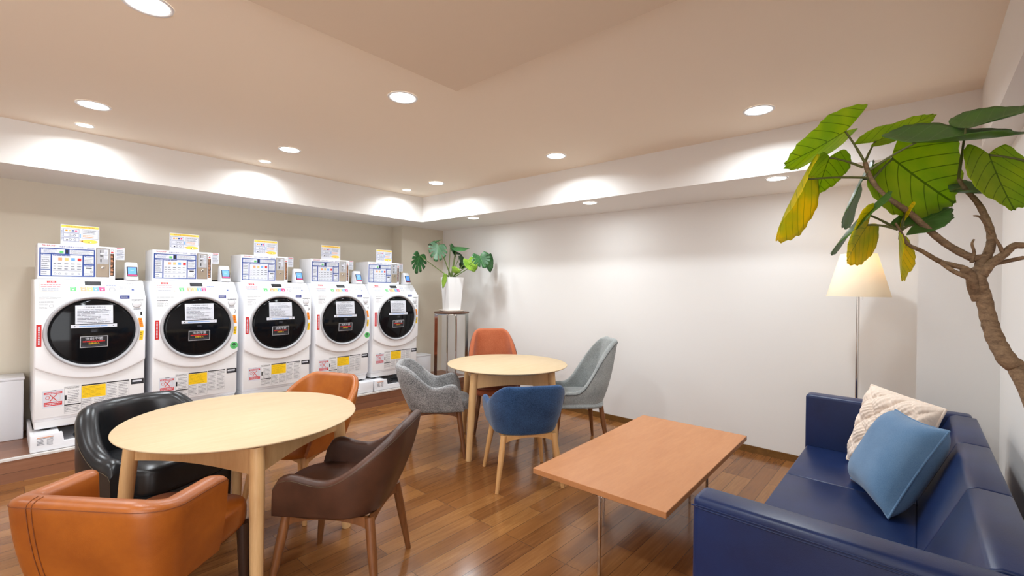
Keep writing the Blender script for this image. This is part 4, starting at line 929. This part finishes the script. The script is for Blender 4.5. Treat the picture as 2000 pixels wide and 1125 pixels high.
FLV = [  # attach, tip, right rim point (crop px, depth), material, lobes, curl, petiole start or None
    ((-0.324, 0.258, 1.780), (-0.407, 0.104, 1.678), (-0.331, 0.171, 1.788), 'leaf_g', 0.55, 0.25, (-0.286, 0.265, 1.700), 1.0),
    ((-0.393, 0.169, 1.659), (-0.444, 0.083, 1.518), (-0.413, 0.218, 1.589), 'leaf_y', 0.36, 0.45, (-0.279, 0.258, 1.663), 1.0),
    ((-0.354, 0.258, 1.723), (-0.388, 0.295, 1.647), (-0.332, 0.331, 1.709), 'leaf_g', 0.30, 0.15, (-0.289, 0.256, 1.688), 1.0),
    ((-0.272, 0.331, 1.763), (-0.170, 0.475, 1.833), (-0.237, 0.443, 1.828), 'leaf_g', 0.32, 0.2, (-0.286, 0.265, 1.702), 1.0),
    ((-0.198, 0.263, 1.729), (-0.027, 0.389, 1.732), (-0.118, 0.442, 1.773), 'leaf_d', 0.28, 0.25, (-0.276, 0.260, 1.681), 1.0),
    ((-0.115, 0.364, 1.771), (-0.003, 0.410, 1.799), (-0.055, 0.484, 1.828), 'leaf_d', 0.1, 0.2, (-0.128, 0.312, 1.649), 1.0),
    ((-0.239, 0.341, 1.718), (-0.139, 0.396, 1.604), (-0.125, 0.476, 1.751), 'leaf_g', 0.26, 0.10, (-0.271, 0.258, 1.658), 1.0),
    ((-0.081, 0.327, 1.695), (-0.053, 0.311, 1.569), (-0.013, 0.388, 1.646), 'leaf_g', 0.28, 0.10, (-0.002, 0.371, 1.670), 1.0),
    ((-0.137, 0.357, 1.630), (-0.087, 0.361, 1.617), (-0.116, 0.443, 1.652), 'leaf_d', 0.2, 0.2, (-0.117, 0.322, 1.627), 1.0),
    ((-0.303, 0.357, 1.675), (-0.340, 0.270, 1.570), (-0.312, 0.456, 1.661), 'leaf_d', 0.25, 0.2, (-0.279, 0.258, 1.661), 1.0),
    ((-0.285, 0.238, 1.580), (-0.337, 0.139, 1.500), (-0.309, 0.325, 1.568), 'leaf_d', 0.45, 0.2, (-0.225, 0.225, 1.536), 1.0),
    ((-0.275, 0.194, 1.547), (-0.313, 0.133, 1.466), (-0.270, 0.239, 1.504), 'leaf_y', 0.42, 0.15, (-0.229, 0.221, 1.538), 1.0),
    ((-0.200, 0.288, 1.551), (-0.141, 0.393, 1.590), (-0.174, 0.392, 1.609), 'leaf_d', 0.6, 0.2, (-0.219, 0.230, 1.535), 1.0),
    ((-0.222, 0.221, 1.515), (-0.223, 0.214, 1.424), (-0.214, 0.275, 1.489), 'leaf_y', 0.2, 0.3, (-0.221, 0.229, 1.531), 1.0),
    ((-0.212, 0.290, 1.587), (-0.225, 0.252, 1.549), (-0.219, 0.324, 1.582), 'leaf_y', 0.3, 0.2, (-0.219, 0.230, 1.538), 1.0),
]
for i, (a, b, s, mm, lb, cu, pe, ws) in enumerate(FLV):
    A_, T_, S_ = Vector(a), Vector(b), Vector(s)
    leaf_mesh(A_, T_, S_, mm, lobes=lb, curl=cu, droop=0.08, wave=0.02, wscale=ws, seed=20 + i).build('leaf', t)
    if pe: MB().tube(curve(pe, A_, (0, 0, 0.003)), [0.0028] * 4 + [0.0022] * 5, 'twig', 8).build('petiole', t)
